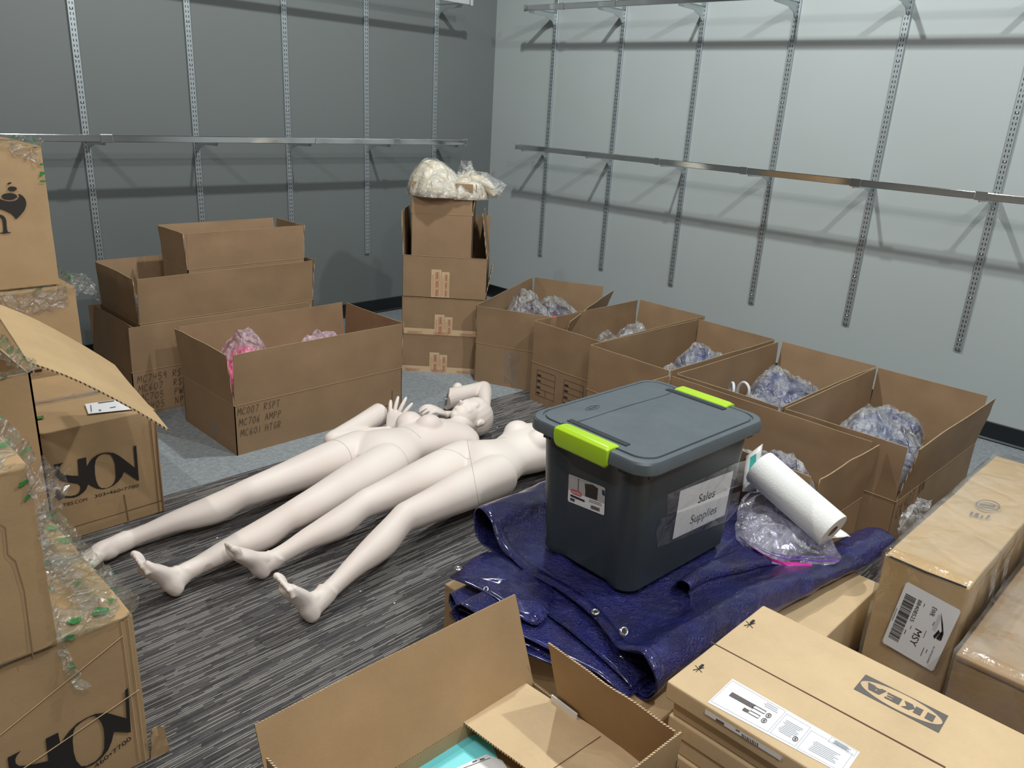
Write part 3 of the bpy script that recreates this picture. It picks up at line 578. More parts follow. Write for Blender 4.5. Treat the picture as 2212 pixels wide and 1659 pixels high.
# ------------------------------------------------------------------ left column of logo cartons
def ribbon(name, pts, ups, w, mat, parent, seed=1, amp=.006, n=5, m=5, label=None):
    """crumpled film ribbon following pts (world), 'ups' = width direction per point"""
    P = crm([tuple(p) for p in pts], n); U = crm([tuple(u) for u in ups], n); bm = bmesh.new(); g = []
    rnd = random.Random(seed)
    for i, (p, u) in enumerate(zip(P, U)):
        p, u = V(p), V(u); row = []
        for j in range(m+1):
            q = p+u*(w*(j/m-.5))*(1+.3*nz((i*.5, 0, 0), 1, seed)); q += noise.noise_vector(q*38+V((seed, 0, 0)))*amp*2+V([rnd.uniform(-1, 1) for _ in range(3)])*amp*.35
            row.append(bm.verts.new(q))
        g.append(row)
    for i in range(len(g)-1):
        for j in range(m): bm.faces.new((g[i][j], g[i+1][j], g[i+1][j+1], g[i][j+1]))
    o = mesh_obj(name, bm, mat); attach(o, parent)
    if label: o['label'] = label
    return o
LG = 'logo cartons piled at the left'; M['flap_tan'] = cardboard('kraft_flap', srgb(186, 158, 118), .7, .05)
G4 = closed('shipping_carton', 'closed carton with big black lettering and white label on its lid, on the floor', -4.22, -3.562, -2.0, -1.42, 0, .42, 'kraft_tan', LG, seam='x', seed=2)
G7 = closed('shipping_carton', 'front bottom carton with large black lettering, film crumpled round its lid edges', -4.75, -4.092, -3.17, -2.53, 0, .415, 'kraft_tan', LG, seam='x', seed=3)
G6 = closed('shipping_carton', 'carton standing on the front bottom one, green printed tape round its top', -4.85, -4.25, -3.185, -2.62, .422, .835, 'kraft_tan', LG, seam='x', seed=4)
G5b = closed('shipping_carton', 'carton on the floor behind the front lettered one, mostly hidden', -4.75, -4.10, -2.515, -2.02, 0, .415, 'kraft_tan', LG, seam='x', seed=5)
G2b = closed('shipping_carton', 'floor carton below the high splash-logo pile, mostly hidden', -4.25, -3.62, -1.405, -.75, 0, .40, 'kraft_tan', LG, seam='x', seed=6)
G2 = closed('shipping_carton', 'bulging carton under the splash-logo carton, green tape along its rim', -4.25, -3.60, -1.40, -.75, .405, .765, 'kraft_tan', LG, seam='x', seed=7)
G1 = closed('shipping_carton', 'high carton with black splash logo, above all others at the left', -4.25, -3.645, -1.37, -.80, .772, 1.30, 'kraft_tan', LG, seam='x', seed=8)
# open carton with the big drooping flap
G5 = thing('open_carton', 'open carton at far left with one long pale flap drooping over its neighbour', 'cardboard box', (-4.415, -2.29, .422), 0, LG)
bm = bmesh.new(); x0, x1, y0, y1, hh = -.335, .335, -.285, .285, .40
for a, U, N in ((V((x0, y0, 0)), V((x1-x0, 0, 0)), V((0, 1, 0))), (V((x1, y0, 0)), V((0, y1-y0, 0)), V((-1, 0, 0))), (V((x1, y1, 0)), V((x0-x1, 0, 0)), V((0, -1, 0))), (V((x0, y1, 0)), V((0, y0-y1, 0)), V((1, 0, 0)))): panel(bm, a, U, V((0, 0, hh)), N, .005, 8, 4, 0, 1)
box(bm, (x0+.005, y0+.005, 0), (x1-.005, y1-.005, .005)); mesh_obj('body', bm, [M['kraft_tan'], M['edge']], G5)
Hf = V((-4.08, -2.57, .822)); Hb = V((-4.08, -2.57, .822))
of = atp(365, 928, (-3.745, 0, 0), V((1, 0, 0))); ob = atp(248, 788, (-3.70, 0, 0), V((1, 0, 0)))
hf = V((-4.08, -2.575, .822)); hb = V((-4.0, -1.98, .83)); hf = atz(60, 781, .825); hb = hf+(ob-of)*1.0
bm = bmesh.new(); g = []
for i in range(13):
    row = []
    for j in range(9):
        u, v = i/12, j/8; p = (hf.lerp(hb, u)).lerp(of.lerp(ob, u), v); p.z += .018*sin(pi*v)+.006*nz((u*2, v*2, 3), 1.)
        row.append(p)
    g.append(row)
fn = (hb-hf).cross(of-hf).normalized(); fn = fn if fn.z > 0 else -fn
va = [[bm.verts.new(p) for p in r_] for r_ in g]; vb = [[bm.verts.new(p-fn*.005) for p in r_] for r_ in g]
for i in range(12):
    for j in range(8):
        bm.faces.new((va[i][j], va[i+1][j], va[i+1][j+1], va[i][j+1])); bm.faces.new((vb[i][j], vb[i][j+1], vb[i+1][j+1], vb[i+1][j]))
def estrip(A, Bv):
    for i in range(len(A)-1): f = bm.faces.new((A[i], A[i+1], Bv[i+1], Bv[i])); f.material_index = 1
estrip([r_[-1] for r_ in va], [r_[-1] for r_ in vb]); estrip(va[0], vb[0]); estrip(va[-1], vb[-1]); estrip([r_[0] for r_ in va], [r_[0] for r_ in vb])
bmesh.ops.recalc_face_normals(bm, faces=bm.faces); o = mesh_obj('flap', bm, [M['flap_tan'], M['edge']]); attach(o, G5)
# lettering on G4
c4 = lambda pts, s=9.218, ox=100, oy=940, Y=-2.0: [(lambda P: (P.x, P.z))(aty(ox+a/s, oy+b_/s, Y)) for a, b_ in pts]
plY = lambda Y: Plane((0, Y, 0), (1, 0, 0), (0, 0, 1), (0, -1, 0))
o4 = [(140, 580), (330, 540), (280, 580), (252, 625), (248, 680), (280, 740), (345, 775), (480, 795), (635, 800), (612, 470), (785, 430), (797, 610), (850, 520), (920, 440), (1000, 385), (1100, 345), (1210, 332), (1330, 345), (1440, 400), (1600, 520), (1760, 645), (1725, 208), (1780, 200), (1835, 890), (1810, 897), (1700, 815), (1540, 715), (1500, 810), (1430, 905), (1340, 985), (1240, 1035), (1110, 1068), (990, 1055), (900, 1010), (825, 965), (790, 1060), (730, 1130), (640, 1195), (540, 1235), (440, 1240), (345, 1238), (235, 1295), (162, 1200), (207, 1028), (240, 1080), (300, 1160), (370, 1200), (470, 1205), (580, 1180), (640, 1130), (670, 1060), (665, 1000), (620, 960), (480, 940), (330, 912), (240, 870), (180, 800), (155, 700)]
h4 = [(1190, 360), (1270, 375), (1320, 450), (1360, 560), (1375, 700), (1375, 820), (1350, 920), (1290, 995), (1200, 1040), (1090, 1045), (1030, 1000), (985, 900), (960, 760), (955, 600), (975, 490), (1030, 410), (1110, 365)]
decal('printed_logo', plY(-2.004), [[c4(o4), c4(h4)]], M['ink'], G4, .0012)
a_ = aty(100+955/9.218, 940+1240/9.218, -2.0); b_ = aty(100+1835/9.218, 940+1015/9.218, -2.0)
an = math.atan2(b_.z-a_.z, b_.x-a_.x); text('printed_text', plY(-2.004), '303•460•7700', a_.x, a_.z, .0125, M['ink'], G4, .0015, an, (b_-a_).length)
a_ = aty(100+330/9.218, 940+1415/9.218, -2.0); text('printed_text', plY(-2.004), 'TIES.COM', a_.x, a_.z, .0125, M['ink'], G4, .0015, an, .078)
# lettering on G7
c7 = lambda pts: c4(pts, 6.506, 0, 1460, -3.17)
o7 = [(95, 1130), (290, 1030), (230, 1090), (205, 1150), (210, 1210), (260, 1245), (380, 1240), (670, 1175), (630, 865), (805, 778), (840, 940), (900, 840), (970, 750), (1070, 650), (1200, 570), (1330, 515), (1460, 500), (1540, 515), (1660, 550), (1770, 580), (1745, 185), (1790, 150), (1828, 775), (1590, 765), (1560, 900), (1510, 1020), (1420, 1130), (1290, 1230), (1150, 1290), (1000, 1290), (870, 1270), (840, 1400), (700, 1500), (500, 1540), (600, 1400), (660, 1300), (300, 1330), (120, 1295)]
h7 = [(1310, 545), (1370, 570), (1420, 640), (1450, 730), (1458, 850), (1455, 1000), (1420, 1090), (1330, 1180), (1210, 1245), (1130, 1250), (1060, 1170), (1025, 1050), (1010, 900), (1020, 770), (1050, 700), (1130, 630), (1230, 570)]
decal('printed_logo', plY(-3.174), [[c7(o7), c7(h7)]], M['ink'], G7, .0012)
a_ = aty(1330/6.506, 1460+1280/6.506, -3.17); b_ = aty(1840/6.506, 1460+870/6.506, -3.17); an = math.atan2(b_.z-a_.z, b_.x-a_.x)
text('printed_text', plY(-3.174), '460•7700', a_.x, a_.z, .012, M['ink'], G7, .0015, an, (b_-a_).length)
# splash logo on G1
c1 = lambda pts: c4(pts, 10.37, 0, 360, -1.37)
sp = [(-140, 640), (-60, 690), (0, 725), (60, 745), (130, 768), (200, 775), (270, 770), (340, 750), (400, 715), (420, 670), (415, 640), (390, 605), (440, 615), (500, 650), (550, 710), (575, 780), (580, 840), (560, 920), (520, 1000), (450, 1080), (390, 1140), (350, 1165), (330, 1155), (300, 1100), (240, 1045), (150, 1000), (60, 960), (0, 945), (-140, 930)]
nn_ = [(-200, 1180), (-120, 1110), (-50, 1075), (0, 1070), (60, 1090), (110, 1140), (130, 1200), (140, 1330), (155, 1430), (180, 1460), (235, 1465), (235, 1480), (0, 1495), (-20, 1480), (50, 1465), (65, 1440), (60, 1330), (50, 1230), (30, 1150), (0, 1130), (-60, 1120), (-120, 1170), (-150, 1230), (-140, 1490), (-230, 1490)]
e1 = [(200+175*cos(t), 660+72*sin(t)) for t in [i*pi/14 for i in range(28)]]; e2 = [(265+105*cos(t), 490+50*sin(t)) for t in [i*pi/14 for i in range(28)]]; e3 = [(200+50*cos(t), 370+22*sin(t)-.3*50*cos(t)) for t in [i*pi/10 for i in range(20)]]
decal('printed_logo', plY(-1.3745), [c1(q) for q in (sp, nn_, e1, e2, e3)], M['ink'], G1, .0012)
decal('green_tape', plY(-1.3745), [c1(q) for q in ([(880, 110), (990, 110), (990, 165), (940, 180), (890, 230)], [(890, 300), (1005, 300), (1010, 340), (890, 335)], [(870, -80), (960, -80), (965, -40), (870, -40)])], M['green'], G1, .0014)
# label and tape on G4's lid
plZ = lambda z: Plane((0, 0, z), (1, 0, 0), (0, 1, 0), (0, 0, 1))
z4 = lambda pts, z: [(lambda P: (P.x, P.y))(atz(a, b_, z)) for a, b_ in pts]
decal('address_label', plZ(.4255), [z4([(183.5, 873), (191, 894.5), (290, 884), (262, 862)], .426)], M['label_white'], G4, .0012)
decal('label_print', plZ(.4255), [z4([(212, 870), (246, 865.5), (247, 867.5), (212.5, 872.5)], .426), z4([(237, 881), (250, 878.5), (250, 880.3), (238, 882.5)], .426), z4([(213, 886), (218, 885.2), (219, 888), (214, 888.6)], .426), z4([(195, 876), (197, 875.5), (198.5, 890), (196.5, 890.5)], .426)], M['ink_grey'], G4, .002)
decal('green_tape', plZ(.4255), [z4([(71, 902), (93, 898), (93.5, 900), (71.5, 905)], .426), z4([(72, 907), (95, 903), (93, 898), (90, 901), (72, 904.5)], .426)], M['green'], G4, .0014)
bm = bmesh.new(); tube(bm, [(-3.57, -2.006, .005), (-3.572, -2.008, .2), (-3.566, -2.006, .42)], .003, 6); tube(bm, [(-3.586, -2.006, .003), (-3.586, -2.007, .41)], .0018, 6); tube(bm, [(-4.0, -2.005, .05), (-3.57, -2.005, .052)], .0018, 6); tube(bm, [(-3.70, -2.005, .01), (-3.705, -2.006, .12)], .0018, 6); o = mesh_obj('crease', bm, M['crease']); attach(o, G4)
# film / tape crumples
zt = .417; C7 = [V((-4.70, -3.17, zt)), V((-4.4, -3.175, zt)), V((-4.2, -3.172, zt)), V((-4.095, -3.165, zt)), V((-4.088, -3.05, zt)), V((-4.088, -2.8, zt)), V((-4.088, -2.53, zt))]
o1 = V((0, -.55, .6)); o2 = V((.6, 0, .6)); dg_ = [o1, o1, o1, V((.45, -.4, .6)), o2, o2, o2]
ribbon('film_tape', C7, dg_, .055, M['gtape'], G7, 1, .0035, 14, 8)
ribbon('film_tape', [V((-4.7, -3.12, .423)), V((-4.4, -3.125, .423)), V((-4.2, -3.12, .423)), V((-4.145, -3.115, .423)), V((-4.142, -3.0, .423)), V((-4.142, -2.8, .423)), V((-4.142, -2.56, .423))], [V((0, 1, .05))]*3+[V((-.6, .6, .05))]+[V((-1, 0, .05))]*3, .11, M['gtape'], G7, 2, .0025, 14, 8)
ribbon('film_tape', [V((-4.155, -2.56, .425)), V((-4.15, -2.8, .424)), V((-4.15, -3.1, .423))], [V((1, 0, 0))]*3, .04, M['wrap'], G7, 3, .002, 16, 6)
ribbon('loose_tape', [V((-4.243, -3.17, .40)), V((-4.238, -3.19, .37)), V((-4.232, -3.20, .335)), V((-4.215, -3.21, .31))], [V((1, 0, 0))]*4, .02, M['gtape'], G7, 4, .004, 5, 4)
decal('green_tape', plZ(.4195), [z4(q, .42) for q in ([(144, 1340), (176, 1332), (176, 1342), (158, 1350), (146, 1346)], [(198, 1322), (212, 1312), (236, 1314), (232, 1326), (204, 1332)], [(232, 1296), (246, 1294), (242, 1304)])], M['green'], G7, .0018)
ribbon('torn_tape', [V((-4.10, -3.17, .07)), V((-4.075, -3.165, .06)), V((-4.05, -3.15, .03)), V((-4.07, -3.16, .01))], [V((.1, 0, 1))]*4, .06, M['gtape'], G7, 6, .004, 4, 4)
bm = bmesh.new(); panel(bm, V((-4.093, -3.168, .0)), V((.045, -.004, 0)), V((.0, -.004, .085)), V((.05, -1, 0)).normalized(), .003, 4, 4, .006, 4, 0, .18); o = mesh_obj('torn_corner', bm, [M['kraft_tan'], M['edge']]); attach(o, G7)
bm = bmesh.new()
for p0, p1 in (((-4.72, -3.176, .05), (-4.1, -3.176, .215)), ((-4.5, -3.176, .2), (-4.12, -3.176, .375)), ((-4.105, -3.174, .0), (-4.105, -3.173, .41)), ((-4.118, -3.174, .02), (-4.12, -3.173, .41))): tube(bm, [p0, V(p0).lerp(V(p1), .5), p1], .0012, 5)
o = mesh_obj('crease', bm, M['kraft_pale']); attach(o, G7)
C6 = [V((-4.7, -3.187, .84)), V((-4.4, -3.19, .838)), V((-4.27, -3.185, .838)), V((-4.247, -3.17, .838)), V((-4.245, -3.0, .838)), V((-4.245, -2.7, .838))]
ribbon('film_tape', C6, [o1, o1, o1, V((.45, -.4, .6)), o2, o2], .055, M['gtape'], G6, 7, .0035, 14, 8)
ribbon('film_tape', [V((-4.7, -3.11, .842)), V((-4.5, -3.11, .842)), V((-4.36, -3.108, .842)), V((-4.325, -3.10, .842)), V((-4.322, -3.0, .842)), V((-4.322, -2.7, .842))], [V((0, 1, .05))]*3+[V((-.6, .6, .05))]+[V((-1, 0, .05))]*2, .16, M['gtape'], G6, 8, .002, 12, 8)
ribbon('film_tape', [V((-4.25, -3.19, .83)), V((-4.245, -3.19, .6)), V((-4.245, -3.19, .43))], [V((.5, .3, 0))]*3, .03, M['wrap'], G6, 9, .004, 12, 4)
g6 = lambda q: c4(q, 6.1444, 0, 840, -3.19)
decal('green_tape', plY(-3.189), [g6([(245, 1255), (375, 1190), (385, 1230), (265, 1305), (245, 1295)]), g6([(330, 1440), (365, 1400), (410, 1385), (408, 1425), (320, 1505)])], M['green'], G6, .0018)
decal('crease', plY(-3.189), [c4(q, 2.968, 0, 1100, -3.19) for q in ([(0, 100), (30, 120), (45, 290), (95, 335), (150, 520), (205, 935), (215, 940), (158, 520), (103, 330), (53, 288), (38, 118), (4, 95)],)], M['crease'], G6, .0014)
ribbon('loose_film', [V((-4.235, -3.17, .80)), V((-4.21, -3.15, .77)), V((-4.185, -3.14, .74))], [V((.3, 0, 1))]*3, .08, M['wrap'], G6, 10, .006, 6, 6)
C5 = [V((-4.6, -2.577, .825)), V((-4.3, -2.577, .825)), V((-4.12, -2.577, .825)), V((-4.078, -2.56, .825)), V((-4.078, -2.4, .825)), V((-4.078, -2.1, .825))]
ribbon('film_tape', C5, [o1, o1, o1, V((.45, -.4, .6)), o2, o2], .06, M['gtape'], G5, 11, .005, 12, 8)
C2 = [V((-4.2, -1.403, .768)), V((-3.9, -1.403, .768)), V((-3.66, -1.40, .768)), V((-3.59, -1.39, .768)), V((-3.585, -1.2, .77)), V((-3.585, -.95, .775)), V((-3.59, -.76, .775))]
ribbon('film_tape', C2, [o1, o1, o1, V((.45, -.4, .6)), o2, o2, o2], .06, M['gtape'], G2, 12, .005, 14, 8)
ribbon('film_tape', [V((-3.6, -1.36, .77)), V((-3.54, -1.34, .755)), V((-3.50, -1.33, .72))], [V((0, .4, 1))]*3, .08, M['wrap'], G2, 13, .006, 8, 8)
ribbon('film_tape', [V((-4.2, -1.405, .72)), V((-3.9, -1.406, .715)), V((-3.63, -1.405, .73))], [V((0, 0, 1))]*3, .09, M['wrap'], G2, 14, .006, 14, 6)
C1 = [V((-4.2, -1.372, 1.303)), V((-3.9, -1.374, 1.303)), V((-3.68, -1.372, 1.303)), V((-3.642, -1.36, 1.303)), V((-3.64, -1.2, 1.303)), V((-3.64, -.9, 1.303))]
ribbon('film_tape', C1, [o1, o1, o1, V((.45, -.4, .6)), o2, o2], .05, M['gtape'], G1, 15, .004, 12, 6)
ribbon('film_tape', [V((-3.75, -1.377, 1.29)), V((-3.70, -1.378, 1.275)), V((-3.66, -1.377, 1.26))], [V((0, 0, 1))]*3, .05, M['wrap'], G1, 16, .006, 8, 6)
ribbon('loose_film', [V((-4.16, -2.60, .44)), V((-4.12, -2.66, .45)), V((-4.08, -2.56, .44))], [V((0, .4, 1))]*3, .06, M['wrap'], G5b, 17, .008, 7, 6)
decal('printed_text', plY(-1.4045), [c4(q, 1, 0, 0, -1.40) for q in ([(62, 800), (70, 799), (70, 805), (62, 806)], [(74, 798), (90, 796), (90, 802), (74, 804)])], M['ink'], G2, .001)

# ------------------------------------------------------------------ foreground open carton with contents (H1)
H1 = carton('open_carton', 'open carton nearest the camera, cut corrugated edges and aqua packaging inside', -3.748, -3.985, R(-2), 0, .67, .435, .232, {'back': (21, .222, -.006), 'right': (-16, .205, .003, (0, .2)), 'front': (4, .21, .004, (0, .09)), 'left': (4, .205)}, mat='kraft_tan', seed=21, warp=.002, group='near cartons')
closed('product_box', 'flat box with aqua and white print lying inside the nearest open carton', -4.04, -3.44, -4.165, -3.79, .006, .188, 'kraft_tan', None, seam='x', seed=22, cat='box')
PB = bpy.data.objects.get('product_box')
for ch in list(PB.children):
    if ch.name.startswith(('flap_seam', 'packing_tape')): bpy.data.objects.remove(ch)
decal('aqua_print', plZ(.1915), [z4([(870, 1664), (1008, 1592), (1052, 1580), (1075, 1640), (1000, 1700), (880, 1720)], .19)], M['aqua'], PB, .0012)
decal('paper_sheet', plZ(.1915), [z4([(980, 1664), (1050, 1632), (1085, 1645), (1120, 1700), (1000, 1720)], .19)], M['paper'], PB, .002)
decal('table_print', plZ(.1915), [z4(q, .19) for q in ([(1000, 1662), (1058, 1640), (1059, 1641), (1001, 1663)], [(1020, 1648), (1030, 1644), (1031, 1647), (1021, 1651)], [(1036, 1643), (1046, 1640), (1047, 1643), (1037, 1646)])], M['ink_grey'], PB, .0026)
t = thing('cardboard_divider', 'pale cardboard divider panel laid over the right half of the nearest open carton', 'cardboard panel', (0, 0, 0))
q = [atz(975, 1545, .235), atz(1130, 1475, .237)]; q.append(q[1]+V((.0, -.36, .0))); q.append(q[0]+V((.02, -.36, 0)))
bm = bmesh.new(); panel(bm, q[0], q[1]-q[0], q[3]-q[0], V((0, 0, 1)), .005, 10, 10, .004, 3); o = mesh_obj('panel', bm, [M['kraft_pale'], M['edge']], t)
bm = bmesh.new(); a_ = q[0].lerp(q[3], .72)+V((0, 0, .006)); b_ = q[1].lerp(q[2], .66)+V((0, 0, .006)); tube(bm, [a_, b_], .0009, 5); mesh_obj('fold_line', bm, M['fold_line'], t)
bm = bmesh.new(); box(bm, (-.04, -.0015, -.10), (.04, .0015, .012)); o = mesh_obj('paper_slip', bm, M['paper'], None, False, atz(1218, 1530, .245)); o.rotation_euler = (0, 0, R(88)); tag(o, 'slip of white paper wedged beside the pale divider', 'paper')

# ------------------------------------------------------------------ flat pack stack
nb = 8; hb_ = .046; zz0 = 0.
for i in range(nb):
    dx = 0 if i == nb-1 else (.012 if i % 2 else .018)
    lab = 'topmost flat-pack box with printed blue-grey logo and white label' if i == nb-1 else 'plain flat-pack box, %s below the printed one in the pile' % ['', 'first', 'second', 'third', 'fourth', 'fifth', 'sixth', 'seventh'][nb-1-i]
    b = closed('flat_pack_box', lab, -3.305+dx, -2.872-dx*.3, -4.95, -4.078-dx*.8, zz0, zz0+hb_-.0015, 'kraft_pale', 'flat-pack boxes', seam='y', seed=30+i, jitter=.0015, cat='flat-pack box', tapew=.03)
    if i != nb-1:
        for ch in b.children:
            if ch.name.startswith(('flap_seam', 'packing_tape')): bpy.data.objects.remove(ch)
    zz0 += hb_
IK = b; ztop = zz0-.0015
for ch in list(IK.children):
    if ch.name.startswith(('flap_seam', 'packing_tape')): bpy.data.objects.remove(ch)
zi = lambda pts: z4([(1820+a/8.508, 1440+c/8.508) for a, c in pts], ztop)
zl = lambda pts: z4([(1500+a/5.53, 1440+c/5.53) for a, c in pts], ztop)
zq = lambda pts: z4(pts, ztop)
PI_ = plZ(ztop)
decal('printed_logo', PI_, [zi([(425, 148), (1945, 908), (1765, 1220), (203, 415)])], M['logo_grey'], IK, .0008)
cq = [V(p) for p in zi([(425, 148), (1945, 908), (1765, 1220), (203, 415)])]
def bl(u, v): a = cq[0].lerp(cq[1], u); b_ = cq[3].lerp(cq[2], u); c = a.lerp(b_, v); return (c.x, c.y)
decal('logo_oval', PI_, [[bl(.5+.485*cos(t)*(1), .5+.44*sin(t)) for t in [i*pi/24 for i in range(48)]]], M['kraft_pale'], IK, .0014)
decal('logo_letters', PI_, [[zi([(470, 298), (610, 372), (603, 385), (690, 428), (712, 420), (812, 467), (665, 530), (470, 430)]), zi([(600, 420), (648, 437), (610, 457)])],
    [zi([(830, 485), (1097, 613), (1027, 717), (760, 583), (775, 562), (908, 624), (917, 611), (787, 548)]), ] if False else zi([(830, 485), (1097, 613), (1027, 717), (760, 583), (777, 560), (905, 622), (916, 606), (806, 553), (824, 536), (936, 586), (944, 574), (818, 508)]),
    zi([(1135, 637), (1287, 708), (1327, 790), (1205, 808), (1065, 742), (1172, 738)]), zi([(1350, 745), (1487, 810), (1420, 917), (1285, 850)]), zi([(1565, 850), (1712, 925), (1650, 1035), (1498, 955)])], M['logo_grey'], IK, .0022)
decal('fold_line', PI_, [zq([(1533.6, 1387), (1535.2, 1385.6), (2043, 1657), (2041, 1659.5)])], M['fold_line'], IK, .0008)
def icon(cx_, cy_):
    L_ = lambda a, b_, w: zq([(a[0], a[1]-w), (b_[0], b_[1]-w), (b_[0], b_[1]+w), (a[0], a[1]+w)]) if abs(a[0]-b_[0]) > abs(a[1]-b_[1]) else zq([(a[0]-w, a[1]), (b_[0]-w, b_[1]), (b_[0]+w, b_[1]), (a[0]+w, a[1])])
    decal('no_knife_icon', PI_, [L_((cx_-12, cy_+3), (cx_+12, cy_-2), .8), L_((cx_-7, cy_-7), (cx_+7, cy_+8), .9), L_((cx_-6, cy_+7), (cx_+3, cy_-1), .9), zq([(cx_, cy_-4), (cx_+7, cy_-10), (cx_+12, cy_-9), (cx_+11, cy_-5), (cx_+3, cy_+1)])], M['ink'], IK, .001)
icon(1509, 1445); icon(1619, 1349)
LBc = [(455, 148), (1978, 1025), (1790, 1300), (158, 430)]
decal('product_label', PI_, [zl(LBc)], M['label_white'], IK, .0008)
lq = [V(p) for p in zl(LBc)]
def lb(u, v): a = lq[0].lerp(lq[1], u); b_ = lq[3].lerp(lq[2], u); c = a.lerp(b_, v); return (c.x, c.y)
def lrect(u0, v0, u1, v1): return [lb(u0, v0), lb(u1, v0), lb(u1, v1), lb(u0, v1)]
def lframe(u0, v0, u1, v1, w=.0022, h=.012): return [lrect(u0, v0, u1, v0+h*.6), lrect(u0, v1-h*.6, u1, v1), lrect(u0, v0, u0+w, v1), lrect(u1-w, v0, u1, v1)]
rnd = random.Random(4)
pg = lframe(.01, .06, .455, .93)+lframe(.47, .12, .655, .93)+lframe(.67, .2, .97, .95)+lframe(.80, .03, .985, .25)
for u0, v0, u1, v1, n in ((.49, .3, .63, .78, 9), (.72, .45, .92, .85, 7), (.815, .07, .96, .22, 5), (.30, .12, .42, .3, 3)):
    for i in range(n): vv = v0+(v1-v0)*i/n; pg.append(lrect(u0+rnd.uniform(0, .02), vv, u1-rnd.uniform(0, .04), vv+.018))
decal('label_print', PI_, pg, M['ink_pale'], IK, .0014)
dk = [lrect(.075, .38, .255, .52), lrect(.22, .62, .262, .72), [lb(.255, .38), lb(.272, .38), lb(.262, .45), lb(.272, .52), lb(.255, .52)]]+lframe(.26, .38, .355, .50, .002, .03)+lframe(.265, .6, .345, .72, .002, .03)
for cu, cv in ((.385, .47), (.385, .68), (.625, .72)):
    for i in range(14):
        t0, t1 = i*2*pi/14, (i+1)*2*pi/14; dk.append([lb(cu+.019*cos(t0), cv+.085*sin(t0)), lb(cu+.019*cos(t1), cv+.085*sin(t1)), lb(cu+.014*cos(t1), cv+.06*sin(t1)), lb(cu+.014*cos(t0), cv+.06*sin(t0))])
    dk.append(lrect(cu-.006, cv-.03, cu+.007, cv+.03))
decal('label_symbols', PI_, dk, M['ink_grey'], IK, .002)
XF = -3.3085; xp = lambda pts: [(-(lambda P: P.y)(atx(a, b_, XF)), atx(a, b_, XF).z) for a, b_ in pts]
plX = Plane((XF, 0, 0), (0, -1, 0), (0, 0, 1), (-1, 0, 0))
zx = lambda pts: xp([(1500+a/5.53, 1440+c/5.53) for a, c in pts])
decal('side_label', plX, [zx([(133, 508), (1042, 1075), (1030, 1122), (125, 560)])], M['label_white'], IK, .0006)
decal('label_print', plX, [zx([(262, 615), (360, 672), (355, 698), (256, 640)])]+[zx([(570+i*20, 800+i*12), (570+i*20+(9 if i % 3 else 13), 806+i*12), (570+i*20+(7 if i % 3 else 11), 845+i*12), (568+i*20, 838+i*12)]) for i in range(10)]+[zx([(497, 742), (545, 768), (542, 782), (495, 757)])], M['ink_grey'], IK, .001)

# ------------------------------------------------------------------ boxes at the right
H3 = closed('film_wrapped_carton', 'long carton wrapped in clear film with white freight label on its end', -2.465, -1.40, -4.438, -4.222, 0, .42, 'kraft_gold', None, seam='x', seed=41, jitter=.006)
for ch in list(H3.children):
    if ch.name.startswith(('flap_seam', 'packing_tape')): bpy.data.objects.remove(ch)
H4 = closed('film_wrapped_carton', 'low wide carton in film at the right edge of the picture', -2.585, -1.6, -5.1, -4.470, 0, .298, 'kraft_tan', None, seam='x', seed=42, jitter=.006)
def wrap_shell(parent, x0, x1, y0, y1, z0, z1, seed):
    bm = bmesh.new(); bmesh.ops.create_cube(bm, size=1); bmesh.ops.subdivide_edges(bm, edges=bm.edges[:], cuts=18, use_grid_fill=True); cx, cy = (x0+x1)/2, (y0+y1)/2
    for v in bm.verts:
        u = v.co.copy(); v.co = V((cx+u.x*(x1-x0+.012), cy+u.y*(y1-y0+.012), z0+.001+(u.z+.5)*(z1-z0+.008))); nv = noise.noise_vector(v.co*11+V((seed, 0, 0)))*.0035
        v.co += nv if u.z > -.45 else V((0, 0, 0))
        if v.co.z < z0+.001: v.co.z = z0+.001
    o = mesh_obj('stretch_wrap', bm, M['wrap2'], None, True); attach(o, parent)
M['wrap2'] = film('stretch_wrap_tight', milky=.07, bscale=13, bstr=.28, rough=.18, gloss=.25)
wrap_shell(H3, -2.465, -1.40, -4.438, -4.222, 0, .425, 1); wrap_shell(H4, -2.585, -1.6, -5.1, -4.470, 0, .303, 2)
for dx in (0,):
    bm = bmesh.new()
    for (xa, xb) in ((-2.30, -2.12), (-2.16, -2.02), (-1.9, -1.78)): panel(bm, V((xa, -4.452, .40)), V((.05, 0, 0)), V((xb-xa, -.001, -.34)), V((0, -1, 0)), .0006, 3, 12, .002, xa, edge_mi=0)
    o = mesh_obj('white_strap', bm, M['tape2'] if 'tape2' in M else M['bag']); attach(o, H3)
x3 = -2.4755; cp = [(1959.6, 1254.6), (2077.6, 1318.2), (2016, 1450.2), (1906, 1385.9)]
L3 = Plane((x3, 0, 0), (0, -1, 0), (0, 0, 1), (-1, 0, 0)); l3 = [V((-atx(a, b_, x3).y, atx(a, b_, x3).z)) for a, b_ in cp]
def f3(u, v): a = l3[0].lerp(l3[3], u); b_ = l3[1].lerp(l3[2], u); c = a.lerp(b_, v); return (c.x, c.y)
def r3(u0, v0, u1, v1): return [f3(u0, v0), f3(u1, v0), f3(u1, v1), f3(u0, v1)]
decal('freight_label', L3, [[f3(.03, 0), f3(.97, 0), f3(1, .03), f3(1, .97), f3(.97, 1), f3(.03, 1), f3(0, .97), f3(0, .03)]], M['label_white'], H3, .0035)
rnd = random.Random(9); pg = []; u = .16
while u < .88:
    w = rnd.choice((.004, .006, .009, .013)); pg.append(r3(u, .067, u+w, .265)); u += w+rnd.choice((.004, .006, .009))
